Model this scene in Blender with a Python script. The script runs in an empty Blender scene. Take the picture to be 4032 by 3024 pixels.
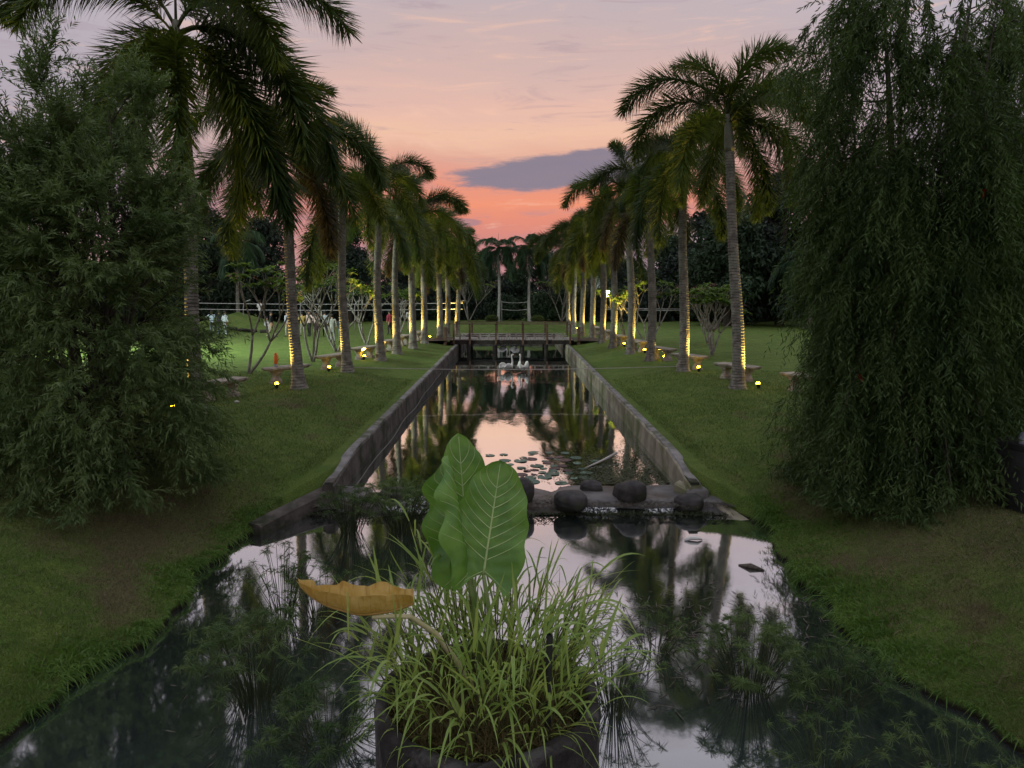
import bpy, bmesh, math, random
import numpy as np
from mathutils import Vector, Matrix, Euler

R = math.radians
rng = np.random.default_rng(11)
random.seed(5)
scene = bpy.context.scene
COL = scene.collection

# ------------------------------------------------------------------ camera
CAM_Z = 3.0
cam_d = bpy.data.cameras.new('camera'); cam = bpy.data.objects.new('camera', cam_d); COL.objects.link(cam)
cam_d.sensor_width = 36.0; cam_d.lens = 24.97; cam_d.clip_start = 0.1; cam_d.clip_end = 2000
cam.location = (0, 0, CAM_Z); cam.rotation_euler = (R(90 - 7.63), 0, 0)
scene.camera = cam

# ------------------------------------------------------------------ sky (world)
def lin(r, g, b):
    f = lambda c: (c/255/12.92) if c/255 <= .04045 else ((c/255+.055)/1.055)**2.4
    return (f(r), f(g), f(b), 1)

world = bpy.data.worlds.new('World'); scene.world = world; world.use_nodes = True
wt = world.node_tree; wt.nodes.clear()
class NT:
    """small helper for building node graphs"""
    def __init__(s, t): s.t = t
    def n(s, typ, **k):
        nd = s.t.nodes.new(typ)
        for a, b in k.items(): setattr(nd, a, b)
        return nd
    def link(s, a, b): s.t.links.new(a, b)
    def put(s, sock, v):
        if hasattr(v, 'is_output') or isinstance(v, bpy.types.NodeSocket): s.t.links.new(v, sock)
        else: sock.default_value = v
    def m(s, op, a, b=None, c=None, clamp=False):
        nd = s.n('ShaderNodeMath', operation=op, use_clamp=clamp)
        s.put(nd.inputs[0], a)
        if b is not None: s.put(nd.inputs[1], b)
        if c is not None: s.put(nd.inputs[2], c)
        return nd.outputs[0]
    def rng(s, v, a, b, c=0., d=1., smooth=True):
        nd = s.n('ShaderNodeMapRange', interpolation_type='SMOOTHSTEP' if smooth else 'LINEAR')
        s.put(nd.inputs[0], v); nd.inputs[1].default_value = a; nd.inputs[2].default_value = b
        nd.inputs[3].default_value = c; nd.inputs[4].default_value = d
        return nd.outputs[0]
    def mix(s, f, a, b, mode='MIX'):
        nd = s.n('ShaderNodeMix', data_type='RGBA', blend_type=mode)
        s.put(nd.inputs[0], f); s.put(nd.inputs[6], a); s.put(nd.inputs[7], b)
        return nd.outputs[2]
    def noise(s, vec, scale, detail=4., rough=.5, dist=0.):
        nd = s.n('ShaderNodeTexNoise'); 
        if vec is not None: s.link(vec, nd.inputs['Vector'])
        nd.inputs['Scale'].default_value = scale; nd.inputs['Detail'].default_value = detail
        nd.inputs['Roughness'].default_value = rough; nd.inputs['Distortion'].default_value = dist
        return nd.outputs['Fac']
    def ramp(s, f, stops):
        nd = s.n('ShaderNodeValToRGB'); s.put(nd.inputs[0], f)
        e = nd.color_ramp.elements
        while len(e) < len(stops): e.new(.5)
        for i, (p, c) in enumerate(stops): e[i].position = p; e[i].color = c
        return nd.outputs[0]
    def comb(s, x, y, z):
        nd = s.n('ShaderNodeCombineXYZ'); s.put(nd.inputs[0], x); s.put(nd.inputs[1], y); s.put(nd.inputs[2], z)
        return nd.outputs[0]

def build_sky():
    w = NT(wt)
    tc = w.n('ShaderNodeTexCoord'); sp = w.n('ShaderNodeSeparateXYZ'); w.link(tc.outputs['Generated'], sp.inputs[0])
    x, y, z = sp.outputs
    el = w.m('MULTIPLY', w.m('ARCSINE', z), 180/math.pi)
    az = w.m('MULTIPLY', w.m('ARCTAN2', x, y), 180/math.pi)
    # broken thin cloud: streaky noise, flattened towards the horizon
    v = w.comb(w.m('MULTIPLY', az, .05), w.m('MULTIPLY', el, .30), 0.)
    st = w.noise(v, 1.0, 6., .6, .6)
    v2 = w.comb(w.m('MULTIPLY', az, .12), w.m('MULTIPLY', el, .95), 3.7)
    st2 = w.noise(v2, 1.0, 6., .62, .8)
    elw = w.m('ADD', el, w.m('MULTIPLY', w.m('SUBTRACT', st, .5), 5.0))
    e0, e1 = -4., 50.
    P = lambda e: (e - e0)/(e1 - e0)
    f = w.m('DIVIDE', w.m('SUBTRACT', elw, e0), e1 - e0, clamp=True)
    warm = w.ramp(f, [(P(-4), lin(120, 100, 105)), (P(0), lin(192, 140, 144)), (P(3.5), lin(204, 138, 136)), (P(5.2), lin(226, 142, 124)),
                      (P(6.6), lin(243, 152, 120)), (P(8.), lin(232, 152, 130)), (P(9.6), lin(226, 168, 150)), (P(11.6), lin(240, 194, 168)),
                      (P(13.5), lin(231, 188, 173)), (P(17), lin(209, 181, 177)), (P(21), lin(194, 179, 184)), (P(32), lin(208, 201, 211)), (P(50), lin(228, 228, 240))])
    cool = w.ramp(f, [(0, lin(120, 110, 120)), (P(0), lin(186, 152, 158)), (P(3), lin(206, 162, 160)), (P(5.5), lin(166, 150, 166)), (P(12), lin(178, 168, 178)), (P(22), lin(192, 185, 195)), (P(32), lin(206, 200, 211)), (P(50), lin(228, 228, 240))])
    side = w.rng(w.m('ABSOLUTE', az), 9., 32.)
    col = w.mix(side, warm, cool)
    # faint lighter and greyer streaks
    col = w.mix(w.m('MULTIPLY', w.rng(st2, .54, .74), w.rng(el, 30., 12., .25, .55)), col, lin(247, 200, 176))
    col = w.mix(w.m('MULTIPLY', w.rng(st2, .47, .30), .38), col, lin(168, 146, 158))
    col = w.mix(w.m('MULTIPLY', w.m('MULTIPLY', w.rng(st, .50, .38), w.rng(el, 8., 3.)), .75), col, lin(160, 132, 146))
    # the slate cloud bank over the palms and the lavender bank low on the right
    ed = w.noise(w.comb(w.m('MULTIPLY', az, .32), w.m('MULTIPLY', el, 1.3), 1.3), 1.0, 7., .62, .3)
    def bank(ca, ce, ra, re, tilt, wob):
        a = w.m('DIVIDE', w.m('SUBTRACT', az, ca), ra)
        c = w.m('ADD', w.m('MULTIPLY', w.m('SUBTRACT', az, ca), tilt), ce)
        b = w.m('DIVIDE', w.m('SUBTRACT', el, c), re)
        r2 = w.m('ADD', w.m('MULTIPLY', w.m('ABSOLUTE', a), w.m('ABSOLUTE', a)), w.m('MULTIPLY', b, b))
        return w.m('ADD', r2, w.m('MULTIPLY', w.m('SUBTRACT', ed, .5), wob))
    k1 = w.rng(bank(4.9, 9.15, 9.6, 1.35, .07, 1.7), 1.22, .66)
    col = w.mix(k1, col, w.mix(st2, lin(150, 134, 146), lin(134, 128, 144)))
    k2 = w.rng(bank(15.5, 1.8, 14.5, 3.3, .03, .7), 1.08, .88)
    col = w.mix(w.m('MULTIPLY', k2, .85), col, lin(166, 146, 158))
    k3 = w.rng(bank(-4.2, 5.15, 1.9, .34, .0, 1.4), 1.15, .7)
    col = w.mix(w.m('MULTIPLY', k3, .7), col, lin(160, 132, 144))
    bg = w.n('ShaderNodeBackground'); w.link(col, bg.inputs[0]); bg.inputs[1].default_value = SKY
    out = w.n('ShaderNodeOutputWorld'); w.link(bg.outputs[0], out.inputs[0])
SKY = 1.0
build_sky()

# the afterglow of a sun already down behind the far palms: weak, very soft, low
sd = bpy.data.lights.new('sun', 'SUN'); so = bpy.data.objects.new('sun', sd); COL.objects.link(so)
sd.energy = 0.06; sd.angle = R(30); sd.color = (1, .66, .5); so.rotation_euler = (R(-86), 0, 0)

vs = scene.view_settings; vs.view_transform = 'Standard'; vs.look = 'None'; vs.exposure = 0.0; vs.gamma = 1.0; vs.use_curve_mapping = False
cy = scene.cycles
cy.use_denoising = True; cy.max_bounces = 4; cy.diffuse_bounces = 2; cy.glossy_bounces = 2; cy.transmission_bounces = 2; cy.transparent_max_bounces = 2
cy.sample_clamp_indirect = 4.0; cy.use_adaptive_sampling = True; cy.adaptive_threshold = .02; cy.caustics_reflective = False; cy.caustics_refractive = False

# ------------------------------------------------------------------ helpers
def link(o, parent=None):
    COL.objects.link(o)
    if parent is not None: o.parent = parent
    return o
def tag(o, label=None, cat=None, group=None, kind=None):
    for k, v in (('label', label), ('category', cat), ('group', group), ('kind', kind)):
        if v: o[k] = v
    return o
def empty(name, loc=(0, 0, 0), rz=0, label=None, cat=None, group=None):
    o = bpy.data.objects.new(name, None); link(o); o.empty_display_size = .1
    o.location = loc; o.rotation_euler = (0, 0, rz)
    return tag(o, label, cat, group)
def mesh(name, verts, faces, mat, smooth=False):
    me = bpy.data.meshes.new(name)
    me.from_pydata([tuple(map(float, v)) for v in verts], [], [tuple(map(int, f)) for f in faces])
    if mat is not None: me.materials.append(mat)
    if smooth: me.polygons.foreach_set('use_smooth', [True]*len(me.polygons))
    me.update()
    return me
def trimesh(name, V, T, mat, smooth=False):
    """big numpy triangle or quad soup -> mesh"""
    V = np.asarray(V, dtype=np.float32); T = np.asarray(T, dtype=np.int32); k = T.shape[1]
    me = bpy.data.meshes.new(name); me.vertices.add(len(V)); me.vertices.foreach_set('co', V.ravel())
    me.loops.add(T.size); me.loops.foreach_set('vertex_index', T.ravel())
    me.polygons.add(len(T)); me.polygons.foreach_set('loop_start', np.arange(0, T.size, k, dtype=np.int32))
    try: me.polygons.foreach_set('loop_total', np.full(len(T), k, dtype=np.int32))
    except Exception: pass
    if smooth: me.polygons.foreach_set('use_smooth', np.ones(len(T), dtype=bool))
    if mat is not None: me.materials.append(mat)
    me.update(calc_edges=True)
    return me
def obj(name, me, parent=None, loc=(0, 0, 0), rot=(0, 0, 0), sc=(1, 1, 1)):
    o = bpy.data.objects.new(name, me); link(o, parent); o.location = loc; o.rotation_euler = rot; o.scale = sc
    return o

class MB:
    """collects shapes for one mesh"""
    def __init__(s): s.v = []; s.f = []
    def add(s, v, f):
        b = len(s.v); s.v += [tuple(map(float, p)) for p in v]; s.f += [tuple(b + int(i) for i in q) for q in f]
    def box(s, x0, x1, y0, y1, z0, z1, bev=0.):
        if bev <= 0:
            s.add([(x, y, z) for z in (z0, z1) for y in (y0, y1) for x in (x0, x1)],
                  [(0, 2, 3, 1), (4, 5, 7, 6), (0, 1, 5, 4), (2, 6, 7, 3), (0, 4, 6, 2), (1, 3, 7, 5)]); return
        b = bmesh.new(); bmesh.ops.create_cube(b, size=1)
        for v in b.verts: v.co = ((x0+x1)/2 + v.co.x*(x1-x0), (y0+y1)/2 + v.co.y*(y1-y0), (z0+z1)/2 + v.co.z*(z1-z0))
        bmesh.ops.bevel(b, geom=b.edges[:], offset=bev, segments=2, profile=.5, affect='EDGES')
        b.verts.index_update(); s.add([v.co[:] for v in b.verts], [[v.index for v in f.verts] for f in b.faces]); b.free()
    def tube(s, pts, rad, n=8, cap=True):
        pts = [Vector(p) for p in pts]; m = len(pts)
        if not hasattr(rad, '__len__'): rad = [rad]*m
        up = Vector((0, 0, 1)); base = len(s.v); prev = None
        for i, p in enumerate(pts):
            t = (pts[min(i+1, m-1)] - pts[max(i-1, 0)]).normalized()
            if prev is None:
                a = up if abs(t.z) < .9 else Vector((1, 0, 0)); u = t.cross(a).normalized()
            else: u = (prev - t*prev.dot(t)).normalized()
            w = t.cross(u); prev = u
            for k in range(n):
                an = 2*math.pi*k/n; s.v.append(tuple(p + (u*math.cos(an) + w*math.sin(an))*rad[i]))
        for i in range(m-1):
            for k in range(n):
                a = base + i*n + k; b = base + i*n + (k+1) % n
                s.f.append((a, b, b+n, a+n))
        if cap:
            s.f.append(tuple(base + k for k in range(n))[::-1]); s.f.append(tuple(base + (m-1)*n + k for k in range(n)))
    def lathe(s, prof, n=16, cx=0, cy=0, sx=1, sy=1):
        base = len(s.v)
        for r, z in prof:
            for k in range(n):
                a = 2*math.pi*k/n; s.v.append((cx + r*math.cos(a)*sx, cy + r*math.sin(a)*sy, z))
        for i in range(len(prof)-1):
            for k in range(n):
                a = base + i*n + k; b = base + i*n + (k+1) % n; s.f.append((a, b, b+n, a+n))
        s.f.append(tuple(base + k for k in range(n))[::-1]); s.f.append(tuple(base + (len(prof)-1)*n + k for k in range(n)))
    def me(s, name, mat, smooth=False): return mesh(name, s.v, s.f, mat, smooth)
    def build(s, name, mat, parent=None, smooth=False, **k): return obj(name, s.me(name, mat, smooth), parent, **k)

def nrm(a): return a/np.maximum(np.linalg.norm(a, axis=-1, keepdims=True), 1e-9)
def blades(P, D, S, L, W, droop=0., wmid=.45):
    """n leaf blades, 5 vertices and 3 triangles each: narrow foot, widest at wmid, pointed and drooping tip"""
    n = len(P); L = np.broadcast_to(np.asarray(L, float), (n,))[:, None]; W = np.broadcast_to(np.asarray(W, float), (n,))[:, None]
    g = np.zeros((n, 3)); g[:, 2] = -1; dr = np.broadcast_to(np.asarray(droop, float), (n,))[:, None]*L
    M = P + D*L*wmid + g*dr*wmid**2; Tt = P + D*L + g*dr
    V = np.stack([P - S*W*.25, P + S*W*.25, M + S*W*.5, M - S*W*.5, Tt], 1).reshape(-1, 3)
    T = np.array([[0, 1, 2], [0, 2, 3], [3, 2, 4]])[None] + (np.arange(n)*5)[:, None, None]
    return V, T.reshape(-1, 3)
def cat_soup(parts):
    V = []; T = []; o = 0
    for v, t in parts: V.append(v); T.append(t + o); o += len(v)
    return np.concatenate(V), np.concatenate(T)
def rand_dir(n):
    v = rng.normal(size=(n, 3)); return nrm(v)

# ------------------------------------------------------------------ materials
def mat_base(name):
    m = bpy.data.materials.new(name); m.use_nodes = True; m.node_tree.nodes.clear(); t = NT(m.node_tree)
    t.out = t.n('ShaderNodeOutputMaterial'); t.tc = t.n('ShaderNodeTexCoord'); t.O = t.tc.outputs['Object']
    t.geo = t.n('ShaderNodeNewGeometry'); t.W = t.geo.outputs['Position']
    return m, t
def principled(t, col, rough=.6, spec=.5, metal=0., bump=None, bs=.3, bd=.02):
    p = t.n('ShaderNodeBsdfPrincipled'); t.put(p.inputs['Base Color'], col); t.put(p.inputs['Roughness'], rough)
    p.inputs['Specular IOR Level'].default_value = spec; p.inputs['Metallic'].default_value = metal
    if bump is not None:
        b = t.n('ShaderNodeBump'); b.inputs['Strength'].default_value = bs; b.inputs['Distance'].default_value = bd
        t.link(bump, b.inputs['Height']); t.link(b.outputs[0], p.inputs['Normal'])
    return p
def C4(c): return (c[0], c[1], c[2], 1)
def M_solid(name, c1, c2, scale=6., rough=.7, spec=.4, bs=.3, bd=.01, detail=6., metal=0., world=False, c3=None, s3=1.):
    """two tones mottled by noise, with fine relief; an optional third tone in large stains"""
    m, t = mat_base(name); v = t.W if world else t.O
    n = t.noise(v, scale, detail, .6); col = t.mix(t.rng(n, .32, .68), C4(c1), C4(c2))
    if c3: col = t.mix(t.rng(t.noise(v, s3, 5, .6, .5), .48, .66), col, C4(c3))
    p = principled(t, col, rough, spec, metal, t.noise(v, scale*4, 5, .65), bs, bd); t.link(p.outputs[0], t.out.inputs[0]); return m
def M_leaf(name, c1, c2, trans, scale=3., rough=.5, tf=.35, vein=False, spec=.3, randamt=.35):
    """leaf: mottled green with some light passing through"""
    m, t = mat_base(name)
    n = t.noise(t.W, scale, 4, .6)
    oi = t.n('ShaderNodeObjectInfo')
    f = t.m('ADD', n, t.m('MULTIPLY', t.m('SUBTRACT', oi.outputs['Random'], .5), randamt))
    col = t.mix(t.rng(f, .3, .7), C4(c1), C4(c2))
    p = principled(t, col, rough, spec)
    tr = t.n('ShaderNodeBsdfTranslucent'); tr.inputs[0].default_value = C4(trans)
    mx = t.n('ShaderNodeMixShader'); mx.inputs[0].default_value = tf
    t.link(p.outputs[0], mx.inputs[1]); t.link(tr.outputs[0], mx.inputs[2]); t.link(mx.outputs[0], t.out.inputs[0]); return m
def M_emit(name, c, s):
    m, t = mat_base(name); e = t.n('ShaderNodeEmission'); e.inputs[0].default_value = C4(c); e.inputs[1].default_value = s
    t.link(e.outputs[0], t.out.inputs[0]); return m

def lawn_nodes(t, world):
    n4 = t.noise(world, 55., 3, .7); n1 = t.noise(world, .33, 5, .6, .4); n2 = t.noise(world, 1.7, 5, .65, .3); n3 = t.noise(world, 14., 4, .7)
    g = t.mix(t.rng(n2, .3, .7), (.095, .180, .030, 1), (.185, .270, .055, 1))
    g = t.mix(t.m('MULTIPLY', t.rng(n3, .35, .75), .55), g, (.150, .185, .060, 1))
    dry = t.m('MULTIPLY', t.rng(t.m('ADD', t.m('MULTIPLY', n1, .65), t.m('MULTIPLY', n2, .35)), .50, .60), .85)
    # worn, drier turf on the slopes down to the canal
    sp = t.n('ShaderNodeSeparateXYZ'); t.link(world, sp.inputs[0]); ax = t.m('ABSOLUTE', sp.outputs[0])
    band = t.m('MULTIPLY', t.rng(ax, 3.6, 4.6), t.rng(ax, 7.4, 5.6)); near = t.rng(sp.outputs[1], 27., 17.)
    dry = t.m('MULTIPLY', dry, t.m('ADD', t.m('MULTIPLY', t.m('MULTIPLY', band, near), .75), .14))
    # bare litter under the two weeping trees
    for cx, cy, r in ((-5.6, 10.6, 2.4), (6.6, 9.3, 2.6)):
        dx = t.m('SUBTRACT', sp.outputs[0], cx); dy = t.m('SUBTRACT', sp.outputs[1], cy)
        rr = t.m('SQRT', t.m('ADD', t.m('MULTIPLY', dx, dx), t.m('MULTIPLY', dy, dy)))
        rr = t.m('ADD', rr, t.m('MULTIPLY', t.m('SUBTRACT', n2, .5), 2.2))
        dry = t.m('MAXIMUM', dry, t.m('MULTIPLY', t.rng(rr, r, r-1.5, 0, 1.), t.rng(n3, .25, .6, .15, .60)))
    return t.mix(dry, g, t.mix(n3, (.105, .070, .046, 1), (.200, .145, .100, 1))), n4
def M_lawn():
    m, t = mat_base('lawn'); col, n3 = lawn_nodes(t, t.W)
    sp = t.n('ShaderNodeSeparateXYZ'); t.link(t.W, sp.inputs[0])
    col = t.mix(t.rng(n3, .36, .62, .55, 0.), col, (.020, .030, .010, 1)); soil = t.rng(sp.outputs[2], -.84, -.91); col = t.mix(soil, col, (.018, .016, .011, 1))
    p = principled(t, col, .9, .15, 0, t.noise(t.W, 38., 3, .7), .9, .05); t.link(p.outputs[0], t.out.inputs[0]); return m
def M_grassblade():
    m, t = mat_base('grass_blade'); col, n3 = lawn_nodes(t, t.W)
    rl = t.geo.outputs['Random Per Island']
    col = t.mix(t.rng(rl, .55, 1., 0, .75), col, (.24, .27, .11, 1)); col = t.mix(t.rng(rl, .45, 0., 0, .7), col, (.030, .055, .014, 1))
    p = principled(t, col, .6, .25)
    tr = t.n('ShaderNodeBsdfTranslucent'); t.link(col, tr.inputs[0]); mx = t.n('ShaderNodeMixShader'); mx.inputs[0].default_value = .3
    t.link(p.outputs[0], mx.inputs[1]); t.link(tr.outputs[0], mx.inputs[2]); t.link(mx.outputs[0], t.out.inputs[0]); return m
def M_water(name, body, ior, bumps, gr=.035):
    m, t = mat_base(name)
    h = None
    for sx, sy, s, a in bumps:
        mp = t.n('ShaderNodeMapping'); t.link(t.W, mp.inputs[0]); mp.inputs['Scale'].default_value = (sx, sy, 1)
        x = t.m('MULTIPLY', t.noise(mp.outputs[0], s, 3, .55), a); h = x if h is None else t.m('ADD', h, x)
    b = t.n('ShaderNodeBump'); b.inputs['Strength'].default_value = 1.; b.inputs['Distance'].default_value = 1.; t.link(h, b.inputs['Height'])
    d = t.n('ShaderNodeBsdfDiffuse'); t.link(t.mix(t.noise(t.W, .6, 4, .6), C4(body), C4([c*1.5 for c in body])), d.inputs[0])
    g = t.n('ShaderNodeBsdfGlossy'); g.inputs['Roughness'].default_value = gr; g.inputs[0].default_value = (.93, .95, .96, 1); t.link(b.outputs[0], g.inputs['Normal'])
    lw = t.n('ShaderNodeLayerWeight'); lw.inputs[0].default_value = .5; fr = t.rng(lw.outputs['Facing'], ior[0], ior[1], ior[2], ior[3])
    mx = t.n('ShaderNodeMixShader'); t.link(fr, mx.inputs[0]); t.link(d.outputs[0], mx.inputs[1]); t.link(g.outputs[0], mx.inputs[2])
    t.link(mx.outputs[0], t.out.inputs[0]); return m

m_lawn = M_lawn(); m_blade = M_grassblade()
m_water = M_water('canal_water', (.014, .020, .015), (.20, .76, .10, .80), [(1, .5, 2.2, .0028), (1, .35, 9., .0006)])
m_pond = M_water('pond_water', (.026, .038, .036), (.20, .68, .14, .84), [(1, .7, 1.2, .0016), (1, .6, 6., .00045)], .045)
m_wall_l = M_solid('old_concrete_shaded', (.065, .058, .050), (.135, .12, .105), 3., .9, .2, .5, .015, c3=(.03, .036, .02), s3=1.2, world=True)  # shade of the left canal wall is put into this darker concrete colour
m_wall_r = M_solid('old_concrete_mossy_lit', (.24, .225, .165), (.40, .37, .28), 2.2, .9, .2, .5, .015, c3=(.15, .17, .08), s3=.8, world=True)  # paler base colour paints in the light on the right wall, over mossy stains
m_cap = M_solid('concrete_cap', (.16, .155, .15), (.28, .27, .26), 4., .9, .2, .5, .01, c3=(.09, .10, .06), s3=1.4, world=True)
m_weir = M_solid('wet_concrete', (.075, .072, .07), (.16, .155, .15), 2.5, .45, .4, .4, .01, c3=(.06, .05, .035), s3=1.1, world=True)
m_rock = M_solid('dark_boulder', (.020, .019, .018), (.060, .057, .055), 5., .6, .35, .5, .012, c3=(.045, .050, .03), s3=1.6)
m_trunk = M_solid('palm_trunk', (.12, .11, .095), (.27, .255, .22), 5., .85, .2, .5, .01, c3=(.20, .21, .17), s3=2.)
m_trunkpale = M_solid('pale_palm_trunk', (.30, .30, .28), (.45, .45, .42), 5., .85, .2, .3, .01)
m_shaft = M_solid('crownshaft', (.13, .15, .10), (.22, .22, .17), 3., .55, .3, .2, .005)
m_frond = M_leaf('foxtail_leaflet', (.022, .050, .012), (.062, .108, .024), (.11, .16, .016), .5, .5, .24)
m_rachis = M_solid('frond_rachis', (.05, .07, .025), (.10, .11, .045), 6., .6, .3)
m_deadfrond = M_leaf('browning_leaflet', (.045, .038, .014), (.090, .070, .028), (.09, .07, .02), .5, .6, .15)
m_royal = M_leaf('royal_leaflet', (.035, .080, .040), (.070, .130, .062), (.07, .13, .04), .5, .5, .2)
m_bark = M_solid('dark_bark', (.035, .030, .024), (.085, .075, .062), 9., .9, .15, .6, .01)
m_bottle = M_leaf('bottlebrush_leaf', (.030, .062, .018), (.085, .140, .040), (.10, .17, .025), 1.4, .6, .25, randamt=.2)
m_bottle_l = M_leaf('grey_green_bottlebrush_leaf', (.050, .095, .030), (.135, .200, .070), (.14, .22, .04), 1.4, .6, .28, randamt=.2)
m_bg = [M_leaf('treeline_leaf', (.016, .030, .022), (.040, .062, .040), (.015, .025, .008), .35, .7, .12),
        M_leaf('treeline_leaf_mid', (.026, .054, .026), (.062, .100, .042), (.03, .045, .012), .35, .7, .15)]
m_plubark = M_solid('plumeria_bark', (.16, .15, .13), (.30, .28, .25), 8., .85, .2, .4, .008)
m_pluleaf = M_leaf('plumeria_leaf', (.06, .13, .025), (.14, .23, .045), (.18, .28, .04), 1.2, .5, .35)
m_pink = M_solid('pink_blossom', (.55, .20, .28), (.75, .42, .45), 8., .6, .3)
m_whitefl = M_solid('white_blossom', (.7, .7, .66), (.8, .8, .76), 8., .6, .3)
m_red = M_solid('red_blossom', (.45, .04, .03), (.62, .10, .06), 20., .7, .2)
m_stone = M_solid('cast_stone', (.26, .23, .19), (.42, .38, .32), 7., .9, .2, .4, .01, c3=(.17, .16, .12), s3=3.)
m_wood = M_solid('weathered_wood', (.085, .055, .038), (.16, .105, .075), 7., .8, .25, .4, .006)
m_plank = M_solid('grey_plank', (.24, .22, .20), (.40, .37, .34), 5., .85, .2, .4, .006)
m_darkwood = M_solid('wet_dark_wood', (.018, .015, .012), (.04, .033, .027), 6., .7, .3)
m_white = M_solid('white_paint', (.42, .42, .41), (.56, .56, .55), 5., .5, .4, .1)
m_swan = M_solid('swan_white', (.60, .61, .57), (.78, .78, .74), 7., .55, .4, .2)
m_black = M_solid('black_plastic', (.012, .012, .013), (.025, .025, .027), 8., .45, .5, .1)
m_rope = M_solid('pale_rope', (.42, .40, .36), (.56, .54, .50), 30., .8, .2)
m_pot = M_solid('planter_concrete', (.016, .015, .014), (.045, .042, .039), 9., .85, .25, .8, .02, c3=(.10, .10, .096), s3=4.6)
m_soil = M_solid('peaty_soil', (.018, .016, .008), (.055, .048, .022), 16., .95, .1, .8, .03)
m_padg = M_leaf('lily_pad', (.06, .13, .09), (.11, .20, .14), (.05, .1, .04), 2., .45, .1, spec=.4, randamt=.8)
m_padr = M_leaf('old_lily_pad', (.05, .025, .03), (.10, .05, .05), (.05, .02, .02), 2., .45, .1, spec=.4)

# ------------------------------------------------------------------ ground, water
Z_CANAL, Z_POND, END_Y, BACK_Y = -0.77, -0.93, 53.0, -7.0
WALL_X = 3.20
def shore(y, side):
    """distance of the bank from the middle of the water, left (-1) or right (+1)"""
    y = np.asarray(y, float)
    if side < 0: b = np.interp(y, [-8, 5.7, 6.5, 7.4, 8.2, 9.5, 10.6, 11.6, 12.3, 12.9], [4.9, 4.47, 4.35, 4.19, 4.15, 4.31, 4.34, 4.22, 3.80, 3.36])
    else: b = np.interp(y, [-8, 5.5, 6.5, 7.5, 9.0, 10.2, 11.6, 12.3, 12.9], [4.8, 4.34, 4.07, 3.87, 3.91, 4.04, 4.22, 3.80, 3.36])
    wob = .07*np.sin(y*2.3 + side) + .05*np.sin(y*5.1 + 2*side) + .03*np.sin(y*11.7)
    return b + wob*np.clip((12.2 - y)/1.0, 0, 1)
def sm(t): t = np.clip(t, 0, 1); return t*t*(3 - 2*t)
def h_of(s, y, x=0.):
    ez = np.interp(y, [11.2, 12.9], [-.82, -.33])
    sy = np.maximum(y - END_Y, BACK_Y - y); s = np.maximum(s, sy)
    up = ez*(1 - sm(s/2.7)) + .02*np.sin(np.asarray(x)*.9)*np.sin(np.asarray(y)*.7)*sm(s)
    up = up + .34*np.exp(-((y - 57.)/2.2)**2)*np.exp(-(np.asarray(x)/5.)**4)   # the grassy hump at the canal's head
    up = up + 1.3*np.exp(-((np.asarray(x) + 20.5)/3.0)**2 - ((y - 53)/2.4)**2)     # low mound beyond the left lawn
    dn = np.where(s > -.14, ez + (s/.14)*(1.75 + ez), -1.75)
    return np.where(s >= 0, up, np.maximum(dn, -1.75))
def ground_z(x, y):
    s = (x - shore(y, 1)) if x > 0 else (-x - shore(y, -1)); return float(h_of(s, y, x))

def build_ground():
    so = np.array([0, .05, .12, .22, .35, .5, .7, .95, 1.25, 1.6, 2, 2.4, 2.8, 3.3, 4, 5, 6.5, 8.5, 11, 14, 17, 20, 24, 30, 40, 60, 100, 200, 500])
    si = np.array([-3.0, -2., -1., -.4, -.14, -.07])
    ys = np.concatenate([[-300, -80, -30, -12], np.arange(-8, 4, .5), np.arange(4, 16, .12), np.arange(16, 30, .4), np.arange(30, END_Y-.5, 1.),
                         [END_Y-.2, END_Y-.07, END_Y, END_Y+.2], np.arange(END_Y+.6, 64, .6), [66, 70, 76, 84, 100, 140, 220, 400, 900]])
    V = []; 
    for y in ys:
        row = []
        l, r = float(shore(y, -1)), float(shore(y, 1))
        for s in so[::-1]: row.append((-(l + s), y, float(h_of(s, y, -(l+s)))))
        for s in si[::-1]: row.append((-(l + s), y, float(h_of(s, y, -(l+s)))))
        for s in si: row.append((r + s, y, float(h_of(s, y, r+s))))
        for s in so: row.append((r + s, y, float(h_of(s, y, r+s))))
        V.append(row)
    n = len(V[0]); V = np.array(V).reshape(-1, 3)
    i, j = np.meshgrid(np.arange(len(ys)-1), np.arange(n-1), indexing='ij'); a = (i*n + j).ravel()
    Q = np.stack([a, a+1, a+n+1, a+n], 1)
    o = obj('ground', trimesh('ground', V, Q, m_lawn, True)); tag(o, 'mown lawn sloping down to the canal and the pond', kind='structure')
build_ground()

def sheet(name, x0, x1, y0, y1, z, mat, nx, ny, fn=None):
    xs = np.linspace(x0, x1, nx); ys = np.linspace(y0, y1, ny); X, Y = np.meshgrid(xs, ys)
    Zz = np.full_like(X, z) if fn is None else fn(X, Y)
    V = np.stack([X, Y, Zz], -1).reshape(-1, 3); i, j = np.meshgrid(np.arange(ny-1), np.arange(nx-1), indexing='ij'); a = (i*nx + j).ravel()
    return obj(name, trimesh(name, V, np.stack([a, a+1, a+nx+1, a+nx], 1), mat, True))
# upper water of the canal, spilling in a thin film over the weir
def canal_f(X, Y): return np.where(Y < 12.45, Z_CANAL - (12.45 - Y)*.36, Z_CANAL)
tag(sheet('canal_water', -3.9, 3.9, 12.06, END_Y + .1, Z_CANAL, m_water, 9, 120, canal_f), 'still canal water mirroring the pink sky', kind='structure')
tag(sheet('pond_water', -5.3, 5.3, BACK_Y - .2, 12.2, Z_POND, m_pond, 5, 8), 'dark still pond water in front of the weir', kind='structure')

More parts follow.
